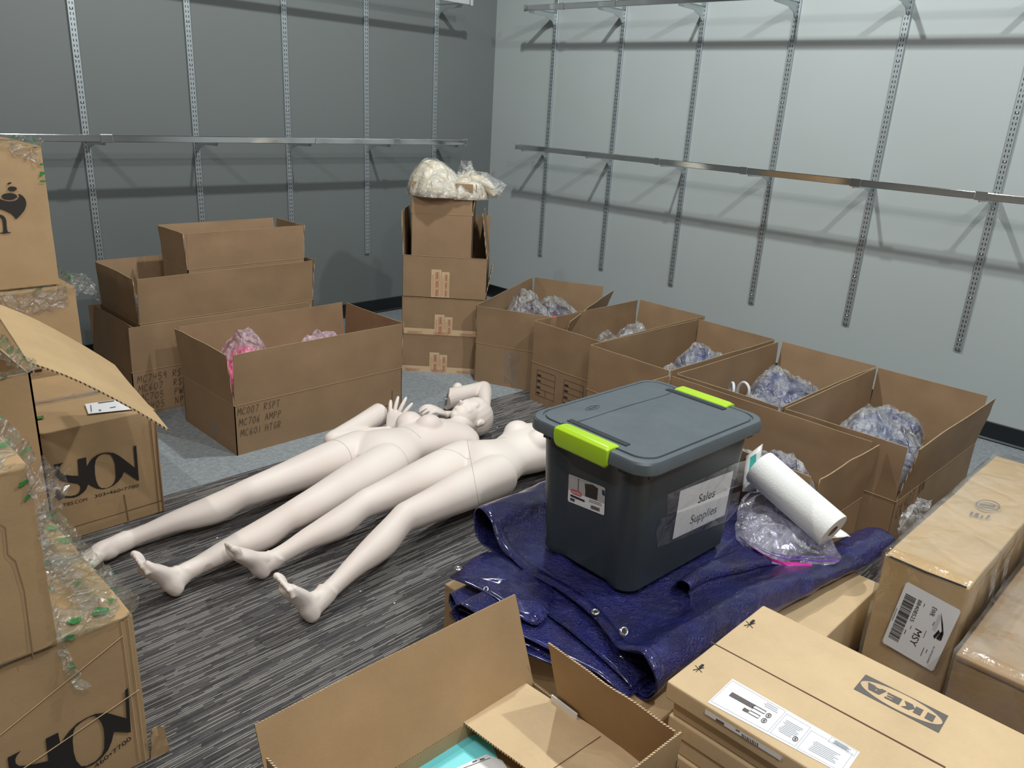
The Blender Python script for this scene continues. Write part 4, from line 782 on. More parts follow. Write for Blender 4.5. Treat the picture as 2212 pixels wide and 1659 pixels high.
pg += [r3(.42, .02, .62, .028), r3(.16, .42, .21, .43), r3(.55, .36, .60, .37), r3(.64, .30, .71, .312), r3(.5, .62, .62, .628), r3(.74, .7, .88, .71), r3(.74, .76, .80, .77), r3(.33, .68, .39, .69)]
decal('barcode', L3, pg, M['ink'], H3, .0042)
ulen = (l3[3]-l3[0]).length; vlen = (l3[1]-l3[0]).length; du = (l3[3]-l3[0]).normalized(); dv = (l3[1]-l3[0]).normalized()
PL3 = Plane(L3.pt(l3[0].x, l3[0].y), L3.U*du.x+L3.W*du.y, L3.U*dv.x+L3.W*dv.y, (-1, 0, 0))
for s, u0, v0, h_, w_, bd in (('88408525', .146, .30, .07, .34, 0), ('MSY', .545, .44, .13, .25, 0), ('EWR', .14, .56, .085, .13, 0), ('ALL CARTAGE EXPRESS', .64, .83, .028, .28, 0)):
    text('label_text', PL3, s, u0*ulen, v0*vlen, h_*vlen, M['ink'], H3, .0044, 0, w_*ulen, bd)
decal('label_emblem', L3, [[f3(.157, .72), f3(.3, .83), f3(.42, .90), f3(.52, .91), f3(.54, .88), f3(.4, .86), f3(.3, .80)], [f3(.40, .80), f3(.52, .76), f3(.55, .80), f3(.43, .84)], [f3(.40, .85), f3(.53, .82), f3(.54, .87), f3(.42, .88)]], M['ink'], H3, .0042)
decal('label_emblem', L3, [r3(.2, .70+i*.012, .45, .703+i*.012) for i in range(6)], M['ink_pale'], H3, .0042)
# faint stamp on H3's lid
z3 = .4285; P3 = plZ(z3); ms = []
cx_, cy_ = 2134, 1092
for i in range(20):
    t0, t1 = i*pi/10, (i+1)*pi/10; ms.append(z4([(cx_+27*cos(t0), cy_+12*sin(t0)+3*cos(t0)), (cx_+27*cos(t1), cy_+12*sin(t1)+3*cos(t1)), (cx_+24*cos(t1), cy_+10*sin(t1)+3*cos(t1)), (cx_+24*cos(t0), cy_+10*sin(t0)+3*cos(t0))], z3))
ms += [z4(q, z3) for q in ([(2116, 1088), (2150, 1092), (2150, 1096), (2116, 1092)], [(2108, 1108), (2116, 1110), (2112, 1117), (2104, 1114)], [(2098, 1105), (2103, 1107), (2099, 1114), (2094, 1112)], [(2121, 1113), (2125, 1114), (2121, 1121), (2117, 1119)], [(2136, 1112), (2140, 1114), (2132, 1122), (2128, 1120)])]
decal('stamp_print', P3, ms, M['ink_grey'], H3, .0005)
bm = bmesh.new(); tube(bm, [(-2.468, -4.23, .423), (-2.47, -4.33, .421), (-2.468, -4.432, .423)], .0028, 6); o = mesh_obj('flap_gap', bm, M['ink']); attach(o, H3)
bm = bmesh.new(); tube(bm, [(-2.587, -4.475, .285), (-2.588, -4.8, .285), (-2.587, -5.09, .286)], .0028, 6); o = mesh_obj('flap_gap', bm, M['fold_line']); attach(o, H4)
# two low boxes below the tarp
L1 = closed('tan_carton', 'low tan carton under the left end of the blue tarp, numbered in pen', -3.268, -2.80, -4.05, -3.29, 0, .20, 'kraft_tan', None, seam='y', seed=51)
handwrite('pen_number', Plane((-3.272, -3.29, 0), (0, -1, 0), (0, 0, 1), (-1, 0, 0)), '18', .05, .10, .02, M['ink'], L1, .8, .003, R(80))
L2 = closed('tan_carton', 'pale tan carton under the right end of the blue tarp', -2.785, -2.235, -4.17, -3.31, 0, .20, 'kraft_pale', None, seam='x', seed=52)

# ------------------------------------------------------------------ blue tarp
TP = thing('folded_tarp', 'shiny dark blue tarp folded in rolls under the grey tote', 'tarp', (-2.7, -3.6, .2))
def sheet(name, prof, x0f, x1f, seed, amp=.006, nx=70, th=.0035, mat='tarp', ns=5, zmin=.2015):
    P = crm(prof, ns); bm = bmesh.new(); g = []
    for i, (y, z) in enumerate(P):
        row = []; s = i/(len(P)-1)
        for j in range(nx+1):
            u = j/nx; xa, xb = x0f(s, y), x1f(s, y); x = xa+(xb-xa)*u; yy = y-.11*max(0, u-.1) if y < -3.85 else y
            p = V((x, yy, z)); nv = noise.noise_vector(V((x*5+seed, y*9, z*20)))*amp+noise.noise_vector(V((x*22+seed, y*22, z*40)))*amp*.45
            lump = .02*max(0, nz((x*2.2, y*5, seed), 1, seed)) if z > .27 else 0
            if z > .23 and y < -3.8: p.z -= (z-.23)*.62*min(1, max(0, (x+2.75)/.45)); p.y += -.02*min(1, max(0, (x+2.6)/.4))
            p += nv+V((0, 0, lump)); p.z = max(p.z, zmin); row.append(bm.verts.new(p))
        g.append(row)
    for i in range(len(g)-1):
        for j in range(nx): bm.faces.new((g[i][j], g[i][j+1], g[i+1][j+1], g[i+1][j]))
    bmesh.ops.recalc_face_normals(bm, faces=bm.faces)
    o = mesh_obj(name, bm, M[mat], None, True); attach(o, TP); m_ = o.modifiers.new('s', 'SOLIDIFY'); m_.thickness = th; return o
rgt = lambda s, y: -2.03 if y < -3.91 else (-2.03-.21*min(1, (y+3.91)/.05))
def lerpf(pts):
    def f(s, y):
        for (a, xa), (b_, xb) in zip(pts, pts[1:]):
            if a <= y <= b_: return xa+(xb-xa)*(y-a)/(b_-a)
        return pts[0][1] if y < pts[0][0] else pts[-1][1]
    return f
topx = lerpf([(-4.05, -3.235), (-3.9, -3.21), (-3.75, -3.13), (-3.6, -3.10), (-3.45, -3.11), (-3.3, -3.07), (-3.12, -3.02)])
circ = lambda cy_, cz_, r_, a0, a1, n: [(cy_+r_*cos(R(a0+(a1-a0)*i/n)), cz_+r_*sin(R(a0+(a1-a0)*i/n))) for i in range(n+1)]
roll = circ(-3.215, .272, .062, 250, 470-360+360, 9)
prof_top = [(-3.55, .238), (-3.40, .226)]+circ(-3.215, .273, .062, -110, 110, 9)+[(-3.27, .318), (-3.31, .285), (-3.38, .266), (-3.50, .262), (-3.70, .262), (-3.83, .266), (-3.90, .292)]+circ(-3.955, .262, .055, 80, 275, 8)+[(-3.85, .212), (-3.65, .214), (-3.5, .216)]
sheet('tarp_layer', prof_top, topx, rgt, 3, .007, 90)
prof_mid = [(-3.62, .222), (-3.45, .228), (-3.36, .222), (-3.33, .232), (-3.38, .246), (-3.50, .248), (-3.70, .246), (-3.86, .242), (-3.93, .236), (-3.945, .224), (-3.9, .218), (-3.7, .228)]
sheet('tarp_layer', prof_mid, lerpf([(-4.0, -3.255), (-3.85, -3.22), (-3.6, -3.19), (-3.45, -3.22), (-3.3, -3.22)]), lambda s, y: -2.3, 7, .006)
prof_low = [(-3.70, .204), (-3.46, .208)]+circ(-3.395, .226, .022, -100, 100, 5)+[(-3.45, .244), (-3.6, .236), (-3.8, .23), (-3.93, .224), (-3.955, .212), (-3.92, .204), (-3.7, .204)]
sheet('tarp_layer', prof_low, lerpf([(-4.0, -3.27), (-3.85, -3.26), (-3.6, -3.31), (-3.45, -3.36), (-3.38, -3.33), (-3.3, -3.28)]), lambda s, y: -2.4, 9, .006, zmin=.202)
sheet('tarp_layer', [(-3.80, .264), (-3.815, .292)]+circ(-3.84, .287, .024, 30, 200, 6)+[(-3.87, .268)], lambda s, y: -2.86, lambda s, y: -2.36, 17, .005, 40, zmin=.262)
# small open roll at the left front and the pointed corner flap
sheet('tarp_layer', [(-3.60, .235)]+circ(-3.475, .232, .034, 100, -90, 7)+[(-3.60, .205), (-3.85, .206)], lerpf([(-3.9, -3.27), (-3.6, -3.33), (-3.44, -3.37)]), lambda s, y: -2.9, 13, .004, 40, zmin=.19)
bm = bmesh.new(); g = []
fp = [atz(972, 1238, .285), atz(1052, 1188, .275), atz(1130, 1215, .27), atz(1195, 1270, .268), atz(1160, 1340, .262), atz(1070, 1285, .275)]
cpt = sum(fp, V())/6; ring0 = [bm.verts.new(p) for p in fp]; rr = crm([tuple(p) for p in fp+[fp[0]]], 6)[:-1]
for v in ring0: bm.verts.remove(v)
rings = [[bm.verts.new(cpt.lerp(V(p), s)+V((0, 0, .003*sin(s*5+i*.5)-.010*s))) for i, p in enumerate(rr)] for s in (.25, .5, .75, 1.)]; cv = bm.verts.new(cpt+V((0, 0, .004)))
nr = len(rr)
for i in range(nr): bm.faces.new((cv, rings[0][i], rings[0][(i+1) % nr]))
for a, b_ in zip(rings, rings[1:]):
    for i in range(nr): bm.faces.new((a[i], b_[i], b_[(i+1) % nr], a[(i+1) % nr]))
bmesh.ops.recalc_face_normals(bm, faces=bm.faces); o = mesh_obj('tarp_corner', bm, M['tarp'], None, True); attach(o, TP); m_ = o.modifiers.new('s', 'SOLIDIFY'); m_.thickness = .004
# hem strap along the left end of the top fold + grommets
def hem(prof, xf, w, lift, name='hem'):
    P = crm(prof, 5); bm = bmesh.new(); rows = []
    for i, (y, z) in enumerate(P):
        t0 = P[max(i-1, 0)]; t1 = P[min(i+1, len(P)-1)]; d = V((0, t1[0]-t0[0], t1[1]-t0[1])).normalized(); n = V((0, -d.z, d.y)); n = -n
        x = xf(0, y); p = V((x, y, z)); nv = noise.noise_vector(V((x*5+3, y*9, z*20)))*.007
        rows.append([bm.verts.new(p+nv+V((a, 0, 0))+n*lift) for a in (-.004, w*.5, w)])
    for a, b_ in zip(rows, rows[1:]):
        for j in range(2): bm.faces.new((a[j], a[j+1], b_[j+1], b_[j]))
    o = mesh_obj(name, bm, M['tarp'], None, True); attach(o, TP); m_ = o.modifiers.new('s', 'SOLIDIFY'); m_.thickness = .003; m_.offset = 0
hem(prof_top[-22:-2], topx, .032, .005)
def grommet(P, n, r=.011):
    n = V(n).normalized(); q = n.to_track_quat('Z', 'Y'); bm = bmesh.new(); k_ = 24; rs = []
    for i in range(k_):
        a = 2*pi*i/k_; rs.append([bm.verts.new(V(P)+q@V((cos(a)*rr_, sin(a)*rr_, zz_))) for rr_, zz_ in ((r*.5, .0), (r*.6, .0035), (r*.85, .0035), (r*1.05, 0))])
    for i in range(k_):
        for j in range(3): bm.faces.new((rs[i][j], rs[(i+1) % k_][j], rs[(i+1) % k_][j+1], rs[i][j+1]))
    o = mesh_obj('grommet', bm, M['grommet'], None, True); attach(o, TP)
    bm = bmesh.new(); bmesh.ops.create_circle(bm, cap_ends=True, segments=20, radius=r*.55, matrix=Matrix.Translation(V(P)+n*.001)@q.to_matrix().to_4x4()); o = mesh_obj('grommet_hole', bm, M['recess']); attach(o, TP)
grommet(atz(1286, 1322, .276), (-.2, -.1, 1)); grommet(atz(1348, 1364, .30), (-.25, -.75, .7), .0125); grommet(atz(990, 1228, .292), (.1, .1, 1)); grommet(atz(1342, 1424, .235), (-1, -.3, .4), .009); grommet(atz(1050, 1273, .27), (-.6, -.3, .8), .008)
0 and ribbon('clear_film', [V((-2.75, -4.10, .23)), V((-2.5, -4.13, .235)), V((-2.2, -4.15, .24)), V((-2.05, -4.12, .25))], [V((0, -.4, 1))]*4, .09, M['wrap2'], TP, 30, .006, 14, 6)

# ------------------------------------------------------------------ grey tote
ZB, ZL = .268, .70
TO = thing('storage_tote', 'dark grey lidded tote with lime latches and a taped paper sign', 'storage tote', (-2.745, -3.585, ZB), R(-2.5))
ta = lambda x, y, z: V((x, y, z))
def rrect(hx, hy, r, n=7):
    pts = []
    for cx_, cy_, a0 in ((hx-r, hy-r, 0), (-hx+r, hy-r, 90), (-hx+r, -hy+r, 180), (hx-r, -hy+r, 270)):
        for i in range(n+1): a = R(a0+90*i/n); pts.append((cx_+r*cos(a), cy_+r*sin(a)))
    return pts
def dense(pts, m=6):
    out = []
    for i in range(len(pts)):
        a, b_ = pts[i], pts[(i+1) % len(pts)]; L_ = math.hypot(a[0]-b_[0], a[1]-b_[1]); k_ = max(1, int(L_/.02))
        for j in range(k_): out.append((a[0]+(b_[0]-a[0])*j/k_, a[1]+(b_[1]-a[1])*j/k_))
    return out
def sstep(a, b_, x): t = max(0, min(1, (x-a)/(b_-a))); return t*t*(3-2*t)
HX, HY, hT = .262, .198, ZL-ZB-.02
def body_ring(z, inset=0.):
    f = z/hT; hx, hy = .246+.022*f-inset, .176+.022*f-inset; out = []
    for x, y in dense(rrect(hx, hy, .05)):
        rec = 0
        if abs(x) > hx-.012: rec = .014*(1-sstep(.098, .108, abs(y)))*sstep(-.01, .02, z)
        x -= math.copysign(rec, x)
        if abs(abs(x)-(hx-.0)) < .03 and False: pass
        out.append((x, y, z))
    return out
bm = bmesh.new(); N0 = len(dense(rrect(.246, .176, .05)))
base = dense(rrect(.246, .176, .05)); zs = [0, .004, .012, .03]+[.03+(hT-.03)*i/10 for i in range(1, 11)]; rings = []
for z in zs:
    f = z/hT; k_ = 0 if z > .012 else (.012-z)*.8; sx = (.246+.020*f-k_)/.246; sy = (.176+.020*f-k_)/.176; row = []
    for x, y in base:
        rec = .013*(1-sstep(.100, .108, abs(y))) if abs(x) > .23 else 0
        row.append(bm.verts.new((x*sx-math.copysign(rec, x), y*sy, z)))
    rings.append(row)
for a, b_ in zip(rings, rings[1:]):
    for i in range(len(base)): j = (i+1) % len(base); bm.faces.new((a[i], a[j], b_[j], b_[i]))
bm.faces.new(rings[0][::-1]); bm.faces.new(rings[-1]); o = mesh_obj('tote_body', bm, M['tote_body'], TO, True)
me = o.data; me.set_sharp_from_angle(angle=R(35))
# lid
bm = bmesh.new(); lp = dense(rrect(.292, .222, .06)); secs = [(1.0, -.034), (1.012, -.034), (1.014, -.030), (1.006, -.006), (.992, .0), (.955, .002), (.93, .002), (.925, -.0025), (.905, -.0025), (.90, .003), (.86, .004), (.3, .006), (.0, .007)]
rings = [[bm.verts.new((x*s, y*s if s > .9 else y*s, z)) for x, y in lp] for s, z in secs[:-1]]; cv = bm.verts.new((0, 0, .007))
for a, b_ in zip(rings, rings[1:]):
    for i in range(len(lp)): j = (i+1) % len(lp); bm.faces.new((a[i], a[j], b_[j], b_[i]))
for i in range(len(lp)): bm.faces.new((rings[-1][i], rings[-1][(i+1) % len(lp)], cv))
inner = [bm.verts.new((x*.97, y*.97, -.03)) for x, y in lp]
for i in range(len(lp)): j = (i+1) % len(lp); bm.faces.new((rings[0][j], rings[0][i], inner[i], inner[j]))
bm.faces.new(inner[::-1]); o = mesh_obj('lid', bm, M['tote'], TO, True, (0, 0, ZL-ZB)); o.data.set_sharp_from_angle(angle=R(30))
bm = bmesh.new()
gl = [(-.268, .012), (-.20, .008), (.0, .006), (.15, .004), (.262, .05)]
tube(bm, [(x, y, ZL-ZB+.0035+.002*(1-abs(x)/.3)) for x, y in crm([(-.262, .085, 0), (-.2, .078, 0), (0, .074, 0), (.19, .068, 0), (.245, .105, 0), (.262, .110, 0)], 6) and [(q[0], q[1]) for q in crm([(-.262, .105), (-.21, .085), (0, .082), (.19, .078), (.262, .105)], 6)]], .0022, 8)
mesh_obj('lid_groove', bm, M['tote_body'], TO, True)
bm = bmesh.new(); e_ = [(-.10+.03*cos(t), .135+.011*sin(t)) for t in [i*pi/10 for i in range(20)]]; tube(bm, [(x, y, ZL-ZB+.006) for x, y in e_+[e_[0]]], .0009, 6); tube(bm, [(-.118, .135, ZL-ZB+.0062), (-.082, .135, ZL-ZB+.0062)], .0016, 6); mesh_obj('embossed_oval', bm, M['tote'], TO, True)
for sx in (-1, 1):
    bm = bmesh.new(); prof = [(.252, .004), (.268, .008), (.290, .008), (.301, .001), (.304, -.02), (.299, -.050), (.292, -.056), (.287, -.050), (.29, -.03), (.285, -.006), (.268, -.002), (.252, -.002)]
    ys_ = [-.098, -.092, -.086, 0, .086, .092, .098]; rs = []
    for y in ys_:
        k_ = 1 if abs(y) < .09 else (.8 if abs(y) < .095 else .45); rs.append([bm.verts.new((sx*(.27+(x-.27)*1.0), y, ZL-ZB+(z*k_ if z > 0 else z*(.6+.4*k_))+.002)) for x, z in prof])
    for a, b_ in zip(rs, rs[1:]):
        for i in range(len(prof)): j = (i+1) % len(prof); bm.faces.new((a[i], a[j], b_[j], b_[i]))
    bm.faces.new(rs[0]); bm.faces.new(rs[-1][::-1]); bmesh.ops.recalc_face_normals(bm, faces=bm.faces)
    o = mesh_obj('latch', bm, M['lime'], TO, True); o.data.set_sharp_from_angle(angle=R(28)); m_ = o.modifiers.new('b', 'BEVEL'); m_.width = .0025; m_.segments = 2; m_.limit_method = 'ANGLE'
    bm = bmesh.new(); box(bm, (sx*.22, -.108, ZL-ZB-.01) if sx > 0 else (-.240, -.108, ZL-ZB-.01), (.240, .108, ZL-ZB+.0065) if sx > 0 else (-.22, .108, ZL-ZB+.0065)); mesh_obj('latch_recess', bm, M['recess'], TO)
bm = bmesh.new()
for x, y, dx, dy in ((-.272, -.13, .003, .012), (-.235, -.20, .014, .003), (.235, -.20, .014, .003), (-.272, .15, .003, .012)): box(bm, (x-dx, y-dy, ZL-ZB-.055), (x+dx, y+dy, ZL-ZB-.03))
mesh_obj('rim_tab', bm, M['tote_body'], TO)
mw = TO.matrix_basis if False else Matrix.Translation(TO.location)@Matrix.Rotation(TO.rotation_euler.z, 4, 'Z')
# product sticker on the -x panel, paper sign on the -y side (tapered faces)
tan_ = .020/hT; 
def lplane(face):
    if face == 'x': O = mw@V((-.2335, 0, 0)); U = mw.to_3x3()@V((0, -1, 0)); W = mw.to_3x3()@V((-tan_, 0, 1)); N = mw.to_3x3()@V((-1, 0, -tan_))
    else: O = mw@V((0, -.1765, 0)); U = mw.to_3x3()@V((1, 0, 0)); W = mw.to_3x3()@V((0, -tan_, 1)); N = mw.to_3x3()@V((0, -1, -tan_))
    return Plane(O, U, W, N)
PX_, PY_ = lplane('x'), lplane('y')
def onp(pl, pts): return [pl.uv(atp(a, b_, pl.O, pl.N)) for a, b_ in pts]
st = lambda pts: onp(PX_, [(1200+a/13.83, 1010+c/13.83) for a, c in pts])
decal('product_sticker', PX_, [st([(405, 205), (430, 198), (1400, 565), (1480, 610), (1490, 650), (1460, 1390), (1435, 1420), (400, 1010), (375, 960)])], M['label_white'], TO, .001)
decal('sticker_photo', PX_, [st([(405, 205), (1400, 565), (1480, 615), (1490, 660), (1475, 1075), (960, 880), (395, 650)])], M['photo_grey'], TO, .0015)
decal('sticker_photo', PX_, [st([(885, 475), (1130, 505), (1285, 620), (1255, 975), (900, 845), (905, 700)])], M['photo_dark'], TO, .002)
decal('sticker_photo', PX_, [st([(1400, 650), (1480, 690), (1480, 850), (1410, 800)])], M['navy_ink'], TO, .002)
decal('sticker_photo', PX_, [st([(690, 320), (710, 325), (700, 690), (680, 685)]), st([(910, 515), (960, 545), (955, 560), (905, 530)]), st([(900, 800), (960, 850), (955, 860), (895, 815)])], M['ink_grey'], TO, .0023)
decal('brand_badge', PX_, [st([(470, 640), (530, 625), (760, 725), (800, 790), (780, 850), (740, 855), (520, 765), (470, 700)])], M['logo_red'], TO, .0022)
decal('sticker_text', PX_, [st([(460, 785), (885, 970), (880, 1025), (458, 845)])], M['ink'], TO, .0022)
decal('sticker_text', PX_, [st([(450+i*45, 890+i*18), (500+i*45, 905+i*18), (480+i*45, 985+i*18), (460+i*45, 975+i*18)]) for i in range(3)], M['navy_ink'], TO, .0022)
decal('sticker_text', PX_, [st([(1025, 940), (1380, 1075), (1378, 1088), (1023, 952)]), st([(1005, 985), (1400, 1130), (1398, 1142), (1003, 997)])]+[st([(1070+i*32, 1110+i*12), (1090+i*32+(14 if i % 2 else 0), 1117+i*12), (1087+i*32+(14 if i % 2 else 0), 1220+i*12), (1067+i*32, 1212+i*12)]) for i in range(8)], M['ink_grey'], TO, .0022)
b1 = PX_.uv(atp(1200+520/13.83, 1010+735/13.83, PX_.O, PX_.N)); b2 = PX_.uv(atp(1200+765/13.83, 1010+825/13.83, PX_.O, PX_.N)); text('badge_text', PX_, 'Sterilite', b1[0], b1[1], .0075, M['label_white'], TO, .0028, math.atan2(b2[1]-b1[1], b2[0]-b1[0]), math.dist(b1, b2))
decal('paper_sign', PY_, [onp(PY_, [(1469, 1060), (1584, 1016), (1565, 1112), (1452, 1165)])], M['paper'], TO, .001, 'white paper sign taped on the tote')
for s, p0, p1 in (('Sales', (1506.5, 1087), (1542, 1072)), ('Supplies', (1489, 1132), (1545.5, 1107))):
    b1 = onp(PY_, [p0])[0]; b2 = onp(PY_, [p1])[0]; text('sign_text', PY_, s, b1[0], b1[1], .030, M['ink'], TO, .0016, math.atan2(b2[1]-b1[1], b2[0]-b1[0]), math.dist(b1, b2))
decal('clear_tape', PY_, [onp(PY_, q) for q in ([(1440, 1068), (1588, 1000), (1616, 992), (1606, 1045), (1560, 1062), (1440, 1112)], [(1416, 1150), (1425, 1120), (1598, 1060), (1592, 1100), (1570, 1125), (1420, 1182)])], M['tape'], TO, .0022)

# ------------------------------------------------------------------ paper towel, zip bag, wipes
near = V((-2.315, -4.02, .35)); far = V((-2.285, -3.735, .455)); ax = (near-far).normalized()
t = thing('paper_towel_roll', 'white paper towel roll leaning against the carton behind the tote', 'paper towel', (0, 0, 0))
q = ax.to_track_quat('Z', 'Y'); bm = bmesh.new(); seg = 48; Lr = (near-far).length; rs = []
for r_, z in ((.021, 0), (.060, 0), (.0615, .004), (.061, Lr*.5), (.0615, Lr-.004), (.060, Lr), (.021, Lr)): rs.append([bm.verts.new(far+q@V((cos(2*pi*i/seg)*r_, sin(2*pi*i/seg)*r_, z))) for i in range(seg)])
for a, b_ in zip(rs, rs[1:]):
    for i in range(seg): j = (i+1) % seg; bm.faces.new((a[i], b_[i], b_[j], a[j]))
bmesh.ops.recalc_face_normals(bm, faces=bm.faces); mesh_obj('towel_sheets', bm, M['towel'], t, True).data.set_sharp_from_angle(angle=R(50))
bm = bmesh.new(); rs = []
for r_, z in ((.0208, .001), (.0208, Lr-.001), (.0195, Lr-.001), (.0195, .001)): rs.append([bm.verts.new(far+q@V((cos(2*pi*i/seg)*r_, sin(2*pi*i/seg)*r_, z))) for i in range(seg)])
for a, b_ in zip(rs, rs[1:]+[rs[0]]):
    for i in range(seg): j = (i+1) % seg; bm.faces.new((a[i], b_[i], b_[j], a[j]))
bmesh.ops.recalc_face_normals(bm, faces=bm.faces); mesh_obj('cardboard_core', bm, M['towel_core'], t, True)
bm = bmesh.new(); side = q@V((1, 0, 0)); sd = V((.6, -.75, -.25)).normalized()
panel(bm, near+V((.035, .015, -.046)), V((.02, .13, .012)), V((.075, -.035, -.004)), V((0, 0, 1)), .0012, 8, 6, .004, 2, edge_mi=0); mesh_obj('loose_sheet', bm, M['towel'], t, True)
ZBG = thing('zip_bag', 'clear violet-tinted zip bag of crinkled foil with pink closure, right of the tote', 'zip bag', (0, 0, 0))
zb = [atz(*p) for p in ((1590, 1130, .30), (1592, 1165, .275), (1650, 1212, .272), (1730, 1222, .272), (1812, 1214, .275), (1800, 1175, .28), (1740, 1110, .33), (1690, 1060, .35), (1640, 1050, .34), (1600, 1080, .32))]
def blob(bm, ring, ztop, seed, amp, n=9, k_=1., jit=.3):
    c = sum(ring, V())/len(ring); rr = crm([tuple(p) for p in ring+[ring[0]]], 7)[:-1]; rnd = random.Random(seed); rows = []
    for s in [i/n for i in range(1, n+1)]:
        row = []
        for p in rr:
            q_ = c.lerp(V(p), s*k_); q_.z += ztop*(1-s**2.2); q_ += noise.noise_vector(q_*30+V((seed, 0, 0)))*amp*(1 if s < .98 else .4)+V([rnd.uniform(-1, 1) for _ in range(3)])*amp*jit*(1 if s < .98 else .2); row.append(bm.verts.new(q_))
        rows.append(row)
    cv = bm.verts.new(c+V((0, 0, ztop))); m_ = len(rr)
    for i in range(m_): bm.faces.new((cv, rows[0][i], rows[0][(i+1) % m_]))
    for a, b_ in zip(rows, rows[1:]):
        for i in range(m_): bm.faces.new((a[i], b_[i], b_[(i+1) % m_], a[(i+1) % m_]))
bm = bmesh.new(); blob(bm, zb, .035, 3, .010); mesh_obj('bag_film', bm, M['zip'], ZBG, True)
bm = bmesh.new(); fr_ = [atz(*p) for p in ((1600, 1140, .28), (1680, 1185, .275), (1760, 1180, .278), (1750, 1130, .30), (1690, 1100, .30), (1630, 1095, .29))]; blob(bm, fr_, .02, 5, .014, 10, 1, .5); mesh_obj('foil', bm, M['foil'], ZBG)
e0 = [atz(*p) for p in ((1594, 1150, .30), (1640, 1185, .292), (1690, 1205, .288), (1750, 1209, .286), (1812, 1210, .284))]
dn = [V((.15, -.6, -.45))]*5
ribbon('zip_strip', e0, dn, .006, M['zip_strip'], ZBG, 2, .0006, 8, 2); ribbon('zip_strip', [p+V((.01, .012, .002)) for p in e0], dn, .004, M['zip_strip'], ZBG, 2, .0006, 8, 2)
ribbon('zip_strip', [p+V((-.012, -.014, -.008)) for p in e0[:4]], dn[:4], .024, M['zip_pink'], ZBG, 3, .001, 8, 3)
bm = bmesh.new(); zb2 = [atz(*p) for p in ((1650, 1060, .36), (1700, 1060, .38), (1760, 1110, .37), (1800, 1170, .31), (1795, 1200, .29), (1740, 1170, .31), (1660, 1110, .33))]; blob(bm, zb2, .02, 9, .008); mesh_obj('bag_film', bm, M['zip'], ZBG, True)
WP = thing('wipes_packet', 'white packet with teal stripe propped between tote and cartons', 'packet', (0, 0, 0))
wq = [V((-2.385, -3.72, .44)), V((-2.385, -3.66, .52))]
a0, a1, a2, a3 = aty(1603, 1062, -3.70), aty(1634, 1062, -3.72), aty(1648, 958, -3.70), aty(1612, 985, -3.66)
bm = bmesh.new(); Nn = (a1-a0).cross(a3-a0).normalized(); g0 = []
for s in (-1, 1):
    gg = []
    for i in range(7):
        row = []
        for j in range(9):
            u, v = i/6, j/8; p = a0.lerp(a1, u).lerp(a3.lerp(a2, u), v); p += Nn*s*.014*(sin(pi*u)*sin(pi*v))**.5; row.append(bm.verts.new(p))
        gg.append(row)
    for i in range(6):
        for j in range(8): bm.faces.new((gg[i][j], gg[i+1][j], gg[i+1][j+1], gg[i][j+1]))
bmesh.ops.remove_doubles(bm, verts=bm.verts, dist=.0004); bmesh.ops.recalc_face_normals(bm, faces=bm.faces); mesh_obj('pouch', bm, M['white_plastic'], WP, True)
nrm = Nn if Nn.dot(CAM-a0) > 0 else -Nn
pw = Plane(a0, a1-a0, a3-a0, nrm); 
bm = bmesh.new(); 
def wpt(u, v): return a0.lerp(a1, u).lerp(a3.lerp(a2, u), v)+nrm*(.0145*(sin(pi*min(max(u, .01), .99))*sin(pi*min(max(v, .01), .99)))**.5+.0008)
for i in range(10):
    v0, v1 = .25+.065*i, .25+.065*(i+1); uu = lambda v: (.08+.10*v, .42+.10*v); f = bm.faces.new([bm.verts.new(wpt(uu(v0)[0], v0)), bm.verts.new(wpt(uu(v0)[1], v0)), bm.verts.new(wpt(uu(v1)[1], v1)), bm.verts.new(wpt(uu(v1)[0], v1))])
mesh_obj('teal_stripe', bm, M['teal'], WP)
# stray film by the freight carton, bits on carpet
bm = bmesh.new()
blob(bm, [atz(*p) for p in ((1945, 1165, .30), (1942, 1130, .38), (1965, 1105, .42), (2000, 1090, .42), (2012, 1105, .40), (1985, 1150, .33))], .05, 12, .02, 8, 1, .4); o = mesh_obj('loose_film', bm, M['bag']); attach(o, H3)
for i, (px, py) in enumerate(((506, 1158), (469, 1163), (1074, 924), (852, 1304), (778, 1278), (672, 66), (686, 174))):
    if i < 5:
        bm = bmesh.new(); sph(bm, (0, 0, .002), (.004, .003, .002), 8, 6); P_ = atz(px, py, 0); o = mesh_obj('lint_speck', bm, M['paper'], None, True, P_)
        tag(o, ['white speck on the striped carpet between the mannequins\' legs, nearer the knee', 'white speck on the striped carpet between the mannequins\' legs, nearer the foot', 'white speck on the carpet right of the mannequin head', 'curled white scrap on the striped carpet right of the nearest foot', 'tiny white speck between the nearest foot and the curled scrap'][i], 'lint')
